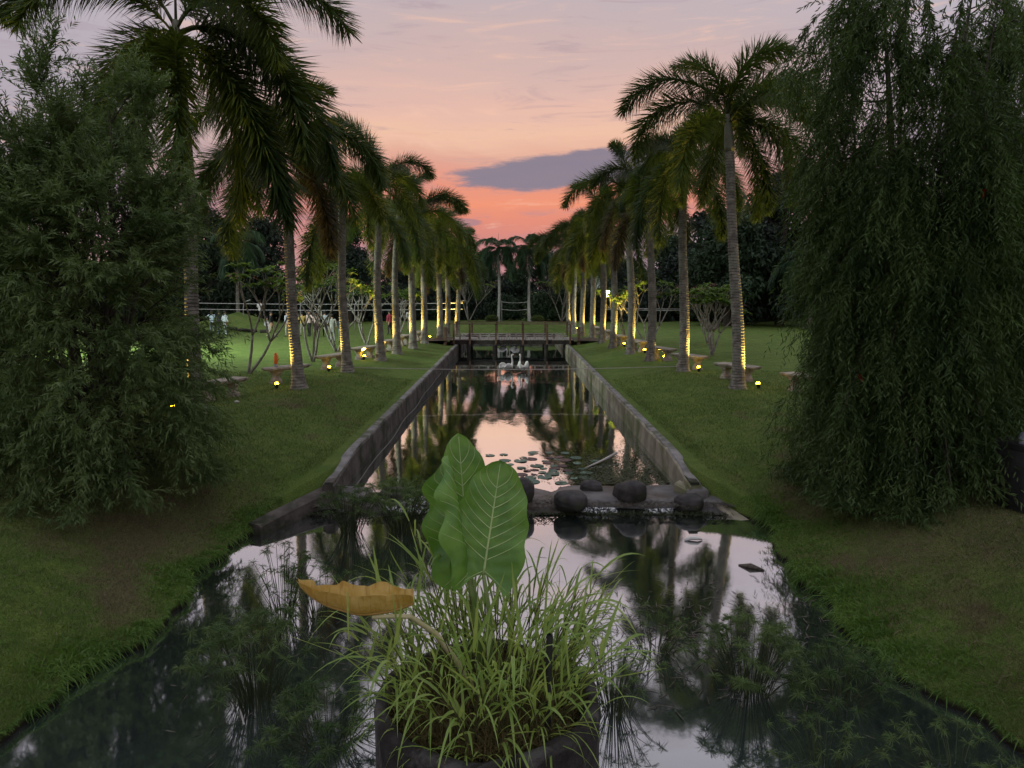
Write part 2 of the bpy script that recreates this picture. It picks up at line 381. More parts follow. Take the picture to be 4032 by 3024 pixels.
# ------------------------------------------------------------------ canal walls
def canal_wall(sgn, mat, label):
    t = empty('canal_wall', (sgn*WALL_X, 12.4, -1.6), 0, label, 'wall', 'concrete canal walls')
    y = 0.; L = 40.7; n = 13; seg = L/n
    for k in range(n):
        # each cast panel: slight batter, chipped top edge, recessed joint
        a, b = k*seg + .012, (k+1)*seg - .012; m = 7; V = []; F = []
        for i in range(m):
            yy = a + (b-a)*i/(m-1); j = random.uniform(-.014, .014)*(0 if i in (0, m-1) else 1); top = 1.31 + j
            if k == 0: top -= .22*(1 - min(1, (yy)/1.8))
            for x, z in ((-.08, 0), (-.015, .7), (0, top-.03), (.025, top), (.19, top + .005), (.22, top-.04), (.22, 0)):
                V.append((sgn*(x + random.uniform(-.004, .004)), yy, z))
        for i in range(m-1):
            for q in range(6):
                F.append((i*7+q, i*7+q+1, (i+1)*7+q+1, (i+1)*7+q))
        F += [tuple(range(7)), tuple(range((m-1)*7, m*7))]
        o = obj('panel', mesh('panel', V, F, mat), t)
        # pale worn coping on top
        V = []; F = []
        for i in range(m):
            yy = a + .004 + (b-a-.008)*i/(m-1); top = 1.316 - (.22*(1 - min(1, yy/1.8)) if k == 0 else 0) + random.uniform(-.004, .006)
            for x, z in ((.012 + random.uniform(0, .02), top-.015), (.03 + random.uniform(0, .02), top + .014), (.18, top + .018), (.225, top - .02)):
                V.append((sgn*x, yy, z))
        for i in range(m-1):
            for q in range(3): F.append((i*4+q, i*4+q+1, (i+1)*4+q+1, (i+1)*4+q))
        obj('coping', mesh('coping', V, F, m_cap), t)
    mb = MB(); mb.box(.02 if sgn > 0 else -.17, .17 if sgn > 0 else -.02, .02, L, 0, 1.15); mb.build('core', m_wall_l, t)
    return t
canal_wall(-1, m_wall_l, 'left concrete canal wall coloured dark for its shade, with pale worn top edge')
canal_wall(1, m_wall_r, 'mossy right concrete canal wall coloured pale as if lit, below the lawn')
def end_wall():
    mb = MB(); mb.box(-3.4, 3.4, END_Y - .15, END_Y + .1, -1.6, -.28, .01)
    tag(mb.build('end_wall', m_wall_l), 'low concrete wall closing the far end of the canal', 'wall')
end_wall()
# low flared wing walls beside the weir
def wing(pts, mat, label, w, z0, z1):
    V = []; m = len(pts); F = []
    P = [Vector((x, y, 0)) for x, y in pts]
    for i, p in enumerate(P):
        d = (P[min(i+1, m-1)] - P[max(i-1, 0)]).normalized(); n = Vector((d.y, -d.x, 0))
        if n.x*p.x < 0: n = -n
        zt = z0 + (z1-z0)*i/(m-1) + random.uniform(-.015, .015)
        for o, z in ((-.01, -1.7), (0, zt-.03), (.03, zt), (w-.03, zt+.01), (w, zt-.03), (w, -1.2)): V.append(p + n*o + Vector((0, 0, z)))
    for i in range(m-1):
        for q in range(5): F.append((i*6+q, i*6+q+1, (i+1)*6+q+1, (i+1)*6+q))
    F += [tuple(range(6)), tuple(range((m-1)*6, m*6))]
    tag(obj('wing_wall', mesh('wing_wall', V, F, mat)), label, 'wall', 'low wing walls beside the weir')
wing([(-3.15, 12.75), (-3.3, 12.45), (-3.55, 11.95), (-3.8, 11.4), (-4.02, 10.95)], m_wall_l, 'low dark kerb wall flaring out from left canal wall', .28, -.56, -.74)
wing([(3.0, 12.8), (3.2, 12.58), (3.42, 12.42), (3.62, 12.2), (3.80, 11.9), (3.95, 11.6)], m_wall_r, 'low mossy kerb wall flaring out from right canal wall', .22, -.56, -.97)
# pale block at the foot of the right wall's near end
mb = MB(); mb.lathe([(.10, -1.3), (.24, -1.2), (.26, -.6), (.235, -.46), (.14, -.41), (.02, -.40)], 11)
o = mb.build('end_block', m_cap, smooth=True); o.location = (3.36, 12.5, -.15); o.scale = (.9, .7, 1); o.rotation_euler = (0, 0, .4)
tag(o, 'rounded concrete lump where right canal wall meets the kerb', 'block')

# weir slab: wet concrete, uneven, partly awash
def weir_f(X, Y):
    n = .020*np.sin(X*1.7 + 1.0) + .014*np.sin(X*4.1 + Y*3.) + .010*np.sin(Y*7.3 + X*2.2)
    dry = .052*sm((X - .7)/.5)*sm((Y - 12.12)/.2)
    z = np.where(Y < 12.4, Z_CANAL - .02 - (12.4 - Y)*.38, Z_CANAL - .012) + n*.8 + dry
    edge = sm((Y - 13.25)/.15); return z - edge*.5
tag(sheet('weir_slab', -4.15, 4.15, 12.0, 13.5, -.86, m_weir, 120, 40, weir_f), 'wet grey concrete weir slab awash between canal and pond', 'weir')

# ------------------------------------------------------------------ boulders
def boulder(x, y, z, rx, ry, rz_, seed, label, rot=0.):
    r = np.random.default_rng(seed); b = bmesh.new(); bmesh.ops.create_icosphere(b, subdivisions=4, radius=1)
    dirs = r.normal(size=(9, 3)); dirs /= np.linalg.norm(dirs, axis=1)[:, None]; amp = r.uniform(-.22, .14, 9)
    for v in b.verts:
        p = np.array(v.co); k = 1 + float(sum(a*max(0, float(p @ d))**2 for a, d in zip(amp, dirs)))
        k += .030*math.sin(5*p[0]+seed)*math.sin(4.3*p[1]+2) + .014*math.sin(13*p[2]+3*p[0]) + .010*math.sin(19*p[1]+7*p[0]) + r.uniform(-.006, .006)
        q = np.sign(p)*np.abs(p)**.80*k; v.co = (q[0]*rx, q[1]*ry, q[2]*rz_)
    me = bpy.data.meshes.new('boulder'); b.to_mesh(me); b.free(); me.materials.append(m_rock)
    me.polygons.foreach_set('use_smooth', [True]*len(me.polygons))
    tag(obj('boulder', me, None, (x, y, z), (0, 0, rot)), label, 'boulder', 'boulders on the weir')
boulder(1.02, 12.06, -.70, .30, .25, .20, 3, 'large smooth dark boulder at the weir lip, right of the big leaves')
boulder(1.48, 12.95, -.70, .23, .2, .18, 8, 'rounder dark boulder farthest back on the weir')
boulder(2.12, 12.50, -.65, .28, .24, .24, 14, 'tall squarish dark boulder in the middle of the weir', .3)
boulder(3.12, 12.20, -.77, .27, .22, .17, 21, 'low dark boulder wrapped in dead grass near right bank')
boulder(.16, 12.38, -.63, .24, .22, .26, 27, 'dark boulder half hidden behind the big green leaf', .5)
boulder(-2.15, 12.75, -.78, .34, .25, .13, 31, 'flat grey boulder behind the sedge on the weir')

# ------------------------------------------------------------------ grass
def build_grass():
    parts = []
    # short lawn, denser towards the camera
    N = 330000; y = 4.6 + (26 - 4.6)*rng.random(N)**1.75; side = np.where(rng.random(N) < .5, -1, 1)
    lim = .74*y + .8
    base = np.where(side > 0, shore(y, 1), shore(y, -1)); s = rng.random(N)*(lim - base)
    ok = (lim - base) > .1; y, side, base, s = y[ok], side[ok], base[ok], s[ok]
    keep = ~((y > 11.0) & (y < 12.9) & (s < .16)); y, side, base, s = y[keep], side[keep], base[keep], s[keep]
    s = np.where((y > 12.4) & (s < .26), s + .3, s)
    x = side*(base + s); z = h_of(s, y, x)
    sc = np.clip(y/8, .8, 2.2)
    L = rng.uniform(.028, .066, len(x))*(.75 + .35*sc); Wd = .0068*sc
    patch = np.sin(x*1.3 + 1)*np.sin(y*1.1) + .5*np.sin(x*3.1 + y*2.3); L *= 1 + .25*patch
    D = rng.normal(size=(len(x), 3))*.55; D[:, 2] = .8; D = nrm(D); S = nrm(np.cross(D, rand_dir(len(x))))
    P = np.stack([x, y, z - .006], 1)
    V = np.stack([P - S*(Wd/2)[:, None], P + S*(Wd/2)[:, None], P + D*L[:, None]], 1).reshape(-1, 3); T = np.arange(len(V)).reshape(-1, 3)
    o = obj('lawn_grass', trimesh('lawn_grass', V, T, m_blade)); tag(o, 'short blades of mown grass on both banks', 'grass', kind='stuff')
    # long grass hanging over the edge of the pond
    N = 52000; y = 4.2 + 7.8*rng.random(N)**1.2; side = np.where(rng.random(N) < .48, -1, 1)
    base = np.where(side > 0, shore(y, 1), shore(y, -1)); wide = np.where(side > 0, .75, .38)*(1 + .5*np.sin(y*3.1 + side))
    s = np.abs(rng.normal(size=N))*wide*.55; x = side*(base + s); z = h_of(s, y, x)
    lush = np.where(side > 0, 1.0 + .5*np.sin(y*1.7), .8 + .25*np.sin(y*2.9))*np.exp(-s/.8); L = rng.uniform(.04, .24, N)*np.maximum(lush, .45)*(1 + .45*np.sin(y*13 + 3*np.sin(y*5)))
    D = rng.normal(size=(N, 3))*.75; D[:, 2] += .75; D[:, 0] -= side*np.exp(-s/.18)*rng.uniform(-.3, 1.5, N); D = nrm(D); S = nrm(np.cross(D, rand_dir(N)))
    V, T = blades(np.stack([x, y, z - .01], 1), D, S, L, .012, .15 + .7*np.exp(-s/.25))
    o = obj('bank_grass', trimesh('bank_grass', V, T, M_leaf('bank_grass_blade', (.060, .135, .022), (.120, .220, .040), (.15, .27, .03), 1.3, .5, .35)))
    tag(o, 'longer brighter grass hanging over the pond banks', 'grass', kind='stuff')
    # dead straw and litter
    N = 5200; k = rng.random(N); 
    x = np.where(k < .5, 6.3 + rng.normal(size=N)*1.5, -5.2 + rng.normal(size=N)*1.2); y = np.where(k < .5, 9.2 + rng.normal(size=N)*1.5, 10.8 + rng.normal(size=N)*1.6)
    q = 2600; sd_ = np.where(rng.random(q) < .5, -1, 1); yq = 6 + 20*rng.random(q)**1.3; xq = sd_*(3.9 + rng.random(q)*(.6*yq)); x = np.concatenate([x, xq]); y = np.concatenate([y, yq])
    s = np.where(x > 0, x - shore(y, 1), -x - shore(y, -1)); g = s > .35; x, y, s = x[g], y[g], s[g]; n = len(x)
    a = rng.random(n)*6.283; D = np.stack([np.cos(a), np.sin(a), rng.uniform(-.05, .3, n)], 1); S = nrm(np.cross(D, np.array([0, 0, 1.])))
    V, T = blades(np.stack([x, y, h_of(s, y, x) + .02], 1), nrm(D), S, rng.uniform(.05, .16, n), .007, .1)
    o = obj('leaf_litter', trimesh('leaf_litter', V, T, M_solid('straw', (.10, .075, .05), (.22, .17, .12), 30., .8, .2))); tag(o, 'dry straw and fallen leaves under the weeping trees', 'litter', kind='stuff')
build_grass()

# ------------------------------------------------------------------ foxtail palms
def frond_mesh(name, L, th0, th1, bow, bush, leafL, leafW, nodes, per, mat, seed, flat=False, dr=.35, start=.10):
    """one frond in its local X-Z plane: arching rachis with leaflets set all round it (or in two ranks when flat)"""
    r = np.random.default_rng(seed); m = 24; t = np.linspace(0, 1, m)
    th = R(th0) + (R(th1) - R(th0))*t**bow; ds = L/(m-1)
    px = np.concatenate([[0], np.cumsum(np.cos(th[:-1])*ds)]); pz = np.concatenate([[0], np.cumsum(np.sin(th[:-1])*ds)])
    py = .05*L*np.sin(t*2.4 + seed)*t
    u = np.repeat(np.linspace(start, .995, nodes), per); n = len(u); u = np.clip(u + r.uniform(-.004, .004, n), 0, 1)
    P = np.stack([np.interp(u, t, px), np.interp(u, t, py), np.interp(u, t, pz)], 1); tht = np.interp(u, t, th)
    T = np.stack([np.cos(tht), np.zeros(n), np.sin(tht)], 1); Nn = np.stack([-np.sin(tht), np.zeros(n), np.cos(tht)], 1); B = np.tile([0, 1., 0], (n, 1))
    if flat:
        an = np.where(np.arange(n) % 2 == 0, 0, math.pi) + r.normal(size=n)*.25
    else: an = (np.arange(n) % per)*2*math.pi/per + r.uniform(-.7, .7, n) + u*40
    rad = B*np.cos(an)[:, None] + Nn*np.sin(an)[:, None]
    fw = .62 + .7*u**2
    D = nrm(rad*bush + T*fw[:, None] + r.normal(size=(n, 3))*.10)
    prof = np.interp(u, [0, start, .2, .45, .75, .93, 1], [.2, .45, .85, 1, .9, .62, .42])
    ll = leafL*prof*r.uniform(.8, 1.12, n); S = nrm(np.cross(D, T + r.normal(size=(n, 3))*.2))
    V, F = blades(P, D, S, ll, leafW*(.7 + .4*prof), dr, .5)
    me = trimesh(name, V, F, mat)
    # rachis, same mesh family, kept as its own sub-part
    mb = MB(); mb.tube([(px[i], py[i], pz[i]) for i in range(0, m, 2)] + [(px[-1], py[-1], pz[-1])], list(np.linspace(.026, .005, m//2)) + [.004], 5)
    rm = mb.me(name + '_rachis', m_rachis, True)
    return me, rm
FR = [frond_mesh('frond', 2.7, 82, -15, 1.4, 1.35, .60, .026, 88, 8, m_frond, 1, dr=.08),
      frond_mesh('frond', 3.1, 64, -66, 1.1, 1.35, .64, .026, 96, 8, m_frond, 2, dr=.10),
      frond_mesh('frond', 3.2, 46, -84, .9, 1.35, .66, .026, 96, 8, m_frond, 3, dr=.12),
      frond_mesh('frond', 3.2, 20, -89, .7, 1.3, .66, .026, 96, 8, m_frond, 4, dr=.14),
      frond_mesh('frond', 3.0, -10, -90, .5, 1.25, .62, .026, 92, 8, m_frond, 5, dr=.14),
      frond_mesh('frond', 3.0, 55, -76, 1.0, 1.35, .62, .028, 90, 8, m_frond, 6, dr=.10)]
ROY = [frond_mesh('frond', 2.5, 72, -55, 1.1, 1.0, .75, .05, 70, 3, m_royal, 11, True, .75),
       frond_mesh('frond', 2.6, 35, -84, .9, 1.0, .8, .05, 70, 3, m_royal, 12, True, .8),
       frond_mesh('frond', 2.5, 0, -90, .55, 1.0, .8, .05, 70, 3, m_royal, 13, True, .8)]

def palm(x, y, crown, top, label, group, seed, fronds=None, sc=1.15, rad=.17, kind='foxtail_palm', trunkmat=None, az0=None, spear=True, cat='palm'):
    """crown: height of the growing point; top: (x, y) of the growing point, so the trunk may lean"""
    r = random.Random(seed); z0 = ground_z(x, y)
    root = empty(kind, (x, y, z0), 0, label, cat, group); H = crown - z0; dx, dy = top[0] - x, top[1] - y
    royal = kind != 'foxtail_palm'; sh = 1.0 if not royal else .55
    Ht = H - sh; ring = .085*(1 if not royal else 1.6); n = int(Ht/ring); V = []; F = []; K = 14
    cen = lambda z: (dx*(z/H)**1.5 + .05*math.sin(z*.9 + seed), dy*(z/H)**1.5 + .04*math.sin(z*.7 + 2*seed))
    rows = 0
    for i in range(n):
        for q, (dz, dr) in enumerate(((.02, -.012), (.28, .010), (.96, .001))):
            z = (i + dz)*ring; t = z/Ht
            rr = rad*(1.0 + .55*math.exp(-z/.22) - .22*t + .06*math.sin(t*5 + seed)) + dr*(1 - .35*t)
            cx, cy_ = cen(z); jit = .003 if i > 3 else .016
            for k in range(K):
                a = 2*math.pi*k/K; q2 = rr + r.uniform(-jit, jit); V.append((cx + q2*math.cos(a), cy_ + q2*math.sin(a), z + .012*math.sin(a + i*.7) - (.12 if i == 0 and q == 0 else 0)))
            rows += 1
    for i in range(rows-1):
        for k in range(K): F.append((i*K+k, i*K+(k+1) % K, (i+1)*K+(k+1) % K, (i+1)*K+k))
    obj('trunk', mesh('trunk', V, F, trunkmat or m_trunk), root)
    # smooth crownshaft
    mb = MB(); zt = n*ring; ctr = []; rr = []
    for j in range(9):
        t = j/8; z = zt - .03 + (sh + .05)*t; c = cen(z); ctr.append((c[0], c[1], z)); rr.append(rad*(.80 + .22*math.sin(min(1, t*2.2)*1.57)*(1 - t) - .42*t))
    mb.tube(ctr, rr, 12); mb.build('crownshaft', m_shaft, root, True)
    c = cen(H)
    if spear:
        mb = MB(); mb.tube([(c[0], c[1], H - .2), (c[0] + .03, c[1], H + .6), (c[0] + r.uniform(-.1, .12), c[1], H + 1.25*sc)], [.035, .025, .004], 6); mb.build('spear_leaf', m_rachis, root, True)
    # fronds
    if fronds is None:
        fronds = []; a = az0 if az0 is not None else r.uniform(0, 6.28)
        seq = (([0, 1, 5, 2, 5, 3, 3, 4, 4, 4], [0, 1, 2, 5, 2, 3, 4, 3, 4], [1, 5, 0, 2, 3, 3, 4, 4, 1, 4, 3], [0, 5, 2, 3, 2, 4, 3, 4, 4])[seed % 4] if not royal else [0, 0, 0, 0, 1, 1, 1, 1, 1, 1, 2, 2, 2, 2, 2, 2])
        for i, k in enumerate(seq): fronds.append((k, math.degrees(a) + i*137.5 + r.uniform(-14, 14), r.uniform(.80, 1.15)))
    lib = FR if not royal else ROY
    for k, adeg, s in fronds:
        me, rm = lib[k % len(lib)]
        o = obj('frond', me, root, (c[0], c[1], H - .10 - .05*k), (r.uniform(-.15, .15), 0, R(adeg)), (s*sc, s*sc, s*sc))
        obj('rachis', rm, o)
        if k == 4 and not royal and r.random() < .22: o.material_slots[0].link = 'OBJECT'; o.material_slots[0].material = m_deadfrond
    return root

def uplight(px, py, dx, dy, aim, power, label, spot=R(78)):
    """stake mounted garden uplight with a glowing amber lens and its own spot lamp"""
    x, y = px + dx, py + dy; z = ground_z(x, y)
    t = empty('garden_uplight', (x, y, z), 0, label, 'garden light', 'amber uplights at the palm feet')
    d = (Vector(aim) - Vector((x, y, z + .10))).normalized(); q = d.to_track_quat('Z', 'Y')
    mb = MB(); mb.tube([(0, 0, -.1), (0, 0, .06)], [.012, .012], 6); mb.build('stake', m_black, t)
    mb = MB(); mb.lathe([(.035, -.09), (.055, -.05), (.06, .05), (.066, .06), (.066, .075), (.056, .075), (.054, .055)], 14)
    o = mb.build('housing', m_black, t, True, loc=(0, 0, .095)); o.rotation_mode = 'QUATERNION'; o.rotation_quaternion = q
    mb = MB(); mb.lathe([(.054, .060), (.056, .080), (.050, .105), (.032, .125), (.004, .132)], 14)
    l = mb.build('lens', m_lens, t, True, loc=(0, 0, .095)); l.rotation_mode = 'QUATERNION'; l.rotation_quaternion = q
    ld = bpy.data.lights.new('uplight_lamp', 'SPOT'); ld.energy = power; ld.color = (1., .66, .13); ld.spot_size = spot; ld.spot_blend = 1.; ld.shadow_soft_size = .04
    lo = bpy.data.objects.new('lamp', ld); link(lo, t); lo.location = Vector((0, 0, .095)) + d*.145; lo.rotation_mode = 'QUATERNION'; lo.rotation_quaternion = d.to_track_quat('-Z', 'Y')
    t.scale = (.95, .95, .95)
    return t
m_lens = M_emit('amber_lens', (1., .60, .014), 70.)

ORD = ['nearest', 'second', 'third', 'fourth', 'fifth', 'sixth', 'seventh', 'eighth', 'ninth', 'tenth']
PL = [(-7.61, 17.0, 9.0, (-7.55, 17.0)), (-6.46, 21.3, 7.3, (-6.75, 21.3)), (-6.05, 25.8, 6.3, (-6.1, 25.8)), (-5.62, 30.0, 7.4, (-5.5, 30.0)), (-5.51, 33.6, 6.5, (-5.3, 33.6)),
      (-5.19, 36.8, 6.7, (-5.0, 36.8)), (-5.07, 40.7, 6.4, (-4.9, 40.7)), (-4.51, 44.2, 6.3, (-4.5, 44.2)), (-4.36, 48., 6.0, (-4.3, 48.)), (-4.0, 52.0, 5.8, (-3.8, 52.))]
PR = [(6.81, 21.3, 8.0, (6.15, 21.3)), (6.24, 25.8, 7.9, (6.0, 25.8)), (5.88, 30.0, 7.0, (5.75, 30.0)), (5.56, 33.2, 7.6, (5.3, 33.2)), (5.35, 37.4, 6.7, (5.2, 37.4)),
      (5.23, 40.9, 6.8, (5.1, 40.9)), (5.1, 44.8, 6.7, (4.9, 44.8)), (4.77, 48., 6.4, (4.7, 48.)), (4.48, 51., 6.1, (4.3, 51.)), (4.33, 54., 6.0, (4.0, 54.))]
# fronds of the three nearest palms set by hand: (type, azimuth, scale); azimuth 0 = right, 180 = left, 270 = towards camera
F_L0 = [(1, 178, 1.40), (1, 22, 1.30), (3, 352, 1.25), (4, 340, 1.35), (4, 22, 1.4), (3, 10, 1.35), (4, 300, 1.15), (4, 205, 1.1), (5, 215, 1.05), (3, 165, 1.1), (4, 265, 1.15), (2, 335, 1.05), (4, 60, 1.3)]
F_L1 = [(0, 40, .95), (1, 175, 1.05), (2, 5, 1.1), (3, 200, 1.1), (3, 335, 1.05), (4, 350, 1.05), (4, 210, 1.05), (2, 90, 1.), (3, 270, 1.), (1, 130, 1.), (2, 20, 1.1), (4, 170, 1.1), (4, 30, 1.1), (3, 180, 1.1)]
F_R1 = [(0, 140, .95), (1, 178, 1.1), (1, 8, 1.15), (2, 345, 1.1), (2, 195, 1.05), (3, 10, 1.05), (5, 60, 1.0), (3, 225, 1.), (5, 300, 1.), (0, 20, 1.1), (4, 350, .9), (3, 90, 1.0), (4, 15, .95), (3, 340, 1.0)]
for side, rows, sg in (('left', PL, -1), ('right', PR, 1)):
    for i, (x, y, ch, tp) in enumerate(rows):
        ordn = ORD[i]; fr = None
        if side == 'left' and i == 0: fr = F_L0
        if side == 'left' and i == 1: fr = F_L1
        if side == 'right' and i == 0: fr = F_R1
        palm(x, y, ch, tp, f'{ordn} foxtail palm in the row along the {side} bank', f'foxtail palms along the {side} bank', 31*i + (7 if sg > 0 else 3), fr, sc=1.2 if fr is F_L0 else 1.1, rad=.175)
        dx = sg*(.60 + random.uniform(-.05, .06)); dy = -.04 + random.uniform(-.06, .06)
        uplight(x, y, dx, dy, (x + (tp[0]-x)*.25 + sg*.02, y - .02, 3.8), (2200. if i > 1 else 1700.)*random.uniform(.7, 1.25), f'glowing amber uplight at the foot of the {ordn} {side} bank palm')

# twin royal palms beyond the canal
palm(-1.15, 63.5, 6.6, (-1.2, 63.5), 'left of the twin slender pale palms beyond the bridge', 'twin palms beyond the canal', 5, kind='royal_palm', rad=.13, trunkmat=m_trunkpale, sc=1.05)
palm(1.55, 63.5, 6.7, (1.5, 63.5), 'right of the twin slender pale palms beyond the bridge', 'twin palms beyond the canal', 9, kind='royal_palm', rad=.13, trunkmat=m_trunkpale, sc=1.05)
palm(-21.5, 56, 6.5, (-21.2, 56), 'dark palm standing in the treeline behind the left lawn', 'palms in the treeline', 15, kind='royal_palm', rad=.15, trunkmat=m_trunk, sc=1.1)
palm(23., 55, 5.0, (22.8, 55), 'dark drooping palm in the treeline behind the right lawn', 'palms in the treeline', 19, kind='royal_palm', rad=.15, trunkmat=m_trunk, sc=1.25)

# ------------------------------------------------------------------ weeping bottlebrush trees
def bottlebrush(x, y, H, Rr, stems, nbr, label, seed, weep, lean=(0, 0), flowers=0, twigs=7, shape=None, low=.05, leafL=.105, leafW=.018, mat=None, upright=False):
    r = np.random.default_rng(seed); z0 = ground_z(x, y); root = empty('bottlebrush_tree', (x, y, z0), 0, label, 'tree', 'weeping bottlebrush trees')
    # stems
    mb = MB(); SP = []
    for i in range(stems):
        a = 2*math.pi*i/stems + r.uniform(-.4, .4); sp = Rr*r.uniform(.10, .62); h = H*r.uniform(.62, 1.0)*(1 - .25*sp/Rr); m = 9; pts = []
        for j in range(m):
            t = j/(m-1); w = .09*math.sin(t*7 + i)*t
            pts.append((.12*math.cos(a) + math.cos(a)*sp*t**1.25 + w + lean[0]*t, .12*math.sin(a) + math.sin(a)*sp*t**1.25 + .05*math.cos(t*6 + i)*t + lean[1]*t, -.1 + h*t))
        SP.append(np.array(pts)); mb.tube(pts, list(np.linspace(.075, .008, m)), 6)
    # branches
    tw_b, tw_d, tw_l, tw_g = [], [], [], []; prof = shape or [(0, .75), (.25, 1.), (.5, .85), (.75, .55), (1, .18)]
    for k in range(nbr):
        s = SP[r.integers(stems)]; t = low + (1 - low)*r.random()**.85; q = t*(len(s)-1); i0 = min(int(q), len(s)-2); p = s[i0] + (s[i0+1]-s[i0])*(q-i0)
        env = Rr*np.interp(p[2]/H, [c[0] for c in prof], [c[1] for c in prof])
        out = p[:2] - np.array(lean)*t; a = math.atan2(out[1], out[0]) + r.normal()*1.0
        reach = max(.25, env - np.hypot(*out))*r.uniform(.45, 1.08) + .15; upz = np.interp(t, [0, .4, 1], [.25, .65, 1.3])*(1 - .4*weep)
        wk = weep*float(np.interp(t, [0, .45, 1], [1.5, .9, -.15])) if upright else weep
        d = np.array([math.cos(a), math.sin(a), upz*(1.5 if upright and t > .5 else 1)]); pts = []; m = 7; Lb = reach
        for j in range(m):
            u = j/(m-1); pts.append(p + d*Lb*u + np.array([0, 0, -1])*Lb*wk*1.15*u**2)
        pts = np.array(pts); pts[:, 2] = np.maximum(pts[:, 2], .12)
        if k % 2 == 0: mb.tube([tuple(v) for v in pts[::2]], list(np.linspace(.014, .004, 4)), 4, False)
        for c in range(twigs):
            u = 1 - .6*r.random()**1.6 if c else 1.0; qq = u*(m-1); i0 = min(int(qq), m-2); b = pts[i0] + (pts[i0+1]-pts[i0])*(qq-i0); tg = pts[i0+1]-pts[i0]; tg = tg/(np.linalg.norm(tg)+1e-6)
            dd = tg*.8 + r.normal(size=3)*.55; dd[2] += .15 - .25*wk + (.35 if upright and t > .55 else 0)
            tw_b.append(b); tw_d.append(dd/np.linalg.norm(dd)); tw_l.append(r.uniform(.22, .52)*(1 + .7*weep*r.random())); tw_g.append(max(wk, .02)*r.uniform(.35, 1.0))
    mb.build('trunk', m_bark, root, True)
    B = np.array(tw_b); Dd = np.array(tw_d); Ll = np.array(tw_l); G = np.array(tw_g); n = len(B); per = 24
    u = np.tile(np.linspace(.05, 1, per), n); id_ = np.repeat(np.arange(n), per); g = np.zeros((n*per, 3)); g[:, 2] = -1
    P = B[id_] + Dd[id_]*(Ll[id_]*u)[:, None] + g*(Ll[id_]*G[id_]*u**2)[:, None]; P[:, 2] = np.maximum(P[:, 2], .03)
    T = nrm(Dd[id_] + g*(2*G[id_]*u)[:, None]); rad = np.cross(T, r.normal(size=T.shape)); rad = nrm(rad)
    D = nrm(T*.75 + rad*.75); S = nrm(np.cross(D, T + r.normal(size=T.shape)*.5))
    V, F = blades(P, D, S, leafL*r.uniform(.7, 1.15, n*per), leafW, .15)
    obj('crown', trimesh('crown', V, F, mat or m_bottle), root)
    for f in range(flowers):
        i = r.integers(n); c = B[i] + Dd[i]*Ll[i]*.6 + np.array([0, 0, -Ll[i]*G[i]*.36]); kk = 260
        dv = r.normal(size=(kk, 3)); dv[:, 2] *= .3; dv = nrm(dv); zz = r.uniform(-.06, .06, kk)
        Pb = np.tile([[0, 0, 0.]], (kk, 1)); Pb[:, 2] = zz; V, F = blades(Pb, dv, nrm(np.cross(dv, [[0, 0, 1.]]) + 1e-6), .032, .004)
        obj('flower', trimesh('flower', V, F, m_red), root, tuple(c), (r.uniform(-.5, .5), r.uniform(-.5, .5), 0))
    return root
bottlebrush(-6.4, 11.0, 6.5, 1.72, 15, 430, 'feathery upright bottlebrush tree on the left bank beside the pond', 4, .42, (-.05, 0), 0, 17,
            [(0, .80), (.12, .97), (.3, 1.04), (.5, .84), (.68, .50), (.85, .24), (1, .08)], mat=m_bottle_l, upright=True)
bottlebrush(-9.3, 12.4, 4.4, 1.6, 10, 230, 'shorter bottlebrush tree cut off by the left edge of the photo', 6, .42, (.1, 0), 0, 17, mat=m_bottle_l, upright=True)
bottlebrush(6.2, 11.2, 9.6, 2.05, 12, 640, 'tall weeping bottlebrush tree on the right bank with its curtain of hanging twigs', 9, 1.15, (.15, .1), 3, 20,
            [(0, .50), (.1, .70), (.2, .80), (.35, .72), (.5, .70), (.65, .82), (.8, 1.), (1, .85)])
bottlebrush(9.0, 11.5, 9.0, 2.0, 10, 380, 'dark weeping bottlebrush tree at the right edge of the photo', 13, 1.1, (.2, .2), 3, 20,
            [(0, .35), (.1, .40), (.2, .55), (.4, .8), (.7, 1.), (1, .7)])

# ------------------------------------------------------------------ stone benches
def bench_parts():
    s = MB()   # slab with moulded edge
    L, W = .72, .24
    V = []; F = []; prof = [(0.0, -.03, 0), (.0, 0, .0), (.012, .012, 0)]
    rows = [(-.045, .38), (-.035, .40), (-.02, .412), (0, .425), (.006, .462), (-.006, .478)]
    for e, z in rows:
        for sx, sy in ((-1, -1), (1, -1), (1, 1), (-1, 1)): V.append((sx*(L + e), sy*(W + e), z))
    for i in range(len(rows)-1):
        for k in range(4): F.append((i*4+k, i*4+(k+1) % 4, (i+1)*4+(k+1) % 4, (i+1)*4+k))
    F += [(3, 2, 1, 0), tuple(range((len(rows)-1)*4, len(rows)*4))]; s.add(V, F); seat = s.me('seat', m_stone)
    g = MB(); V = []; F = []   # scrolled pedestal: wide foot, waisted, flaring out again under the slab
    rows = [(0, .14, .17), (.05, .14, .17), (.055, .12, .15), (.10, .125, .16), (.15, .105, .125), (.19, .085, .10), (.24, .085, .10), (.28, .105, .13), (.32, .125, .17), (.345, .12, .165), (.35, .135, .18), (.381, .135, .18)]
    for z, a, b in rows:
        for k in range(12):
            an = 2*math.pi*k/12; c, d = math.cos(an), math.sin(an)
            V.append((math.copysign(abs(c)**.55, c)*a, math.copysign(abs(d)**.55, d)*b, z))
    for i in range(len(rows)-1):
        for k in range(12): F.append((i*12+k, i*12+(k+1) % 12, (i+1)*12+(k+1) % 12, (i+1)*12+k))
    F += [tuple(range(12))[::-1]]; g.add(V, F); leg = g.me('leg', m_stone)
    return seat, leg
SEAT, LEG = bench_parts()
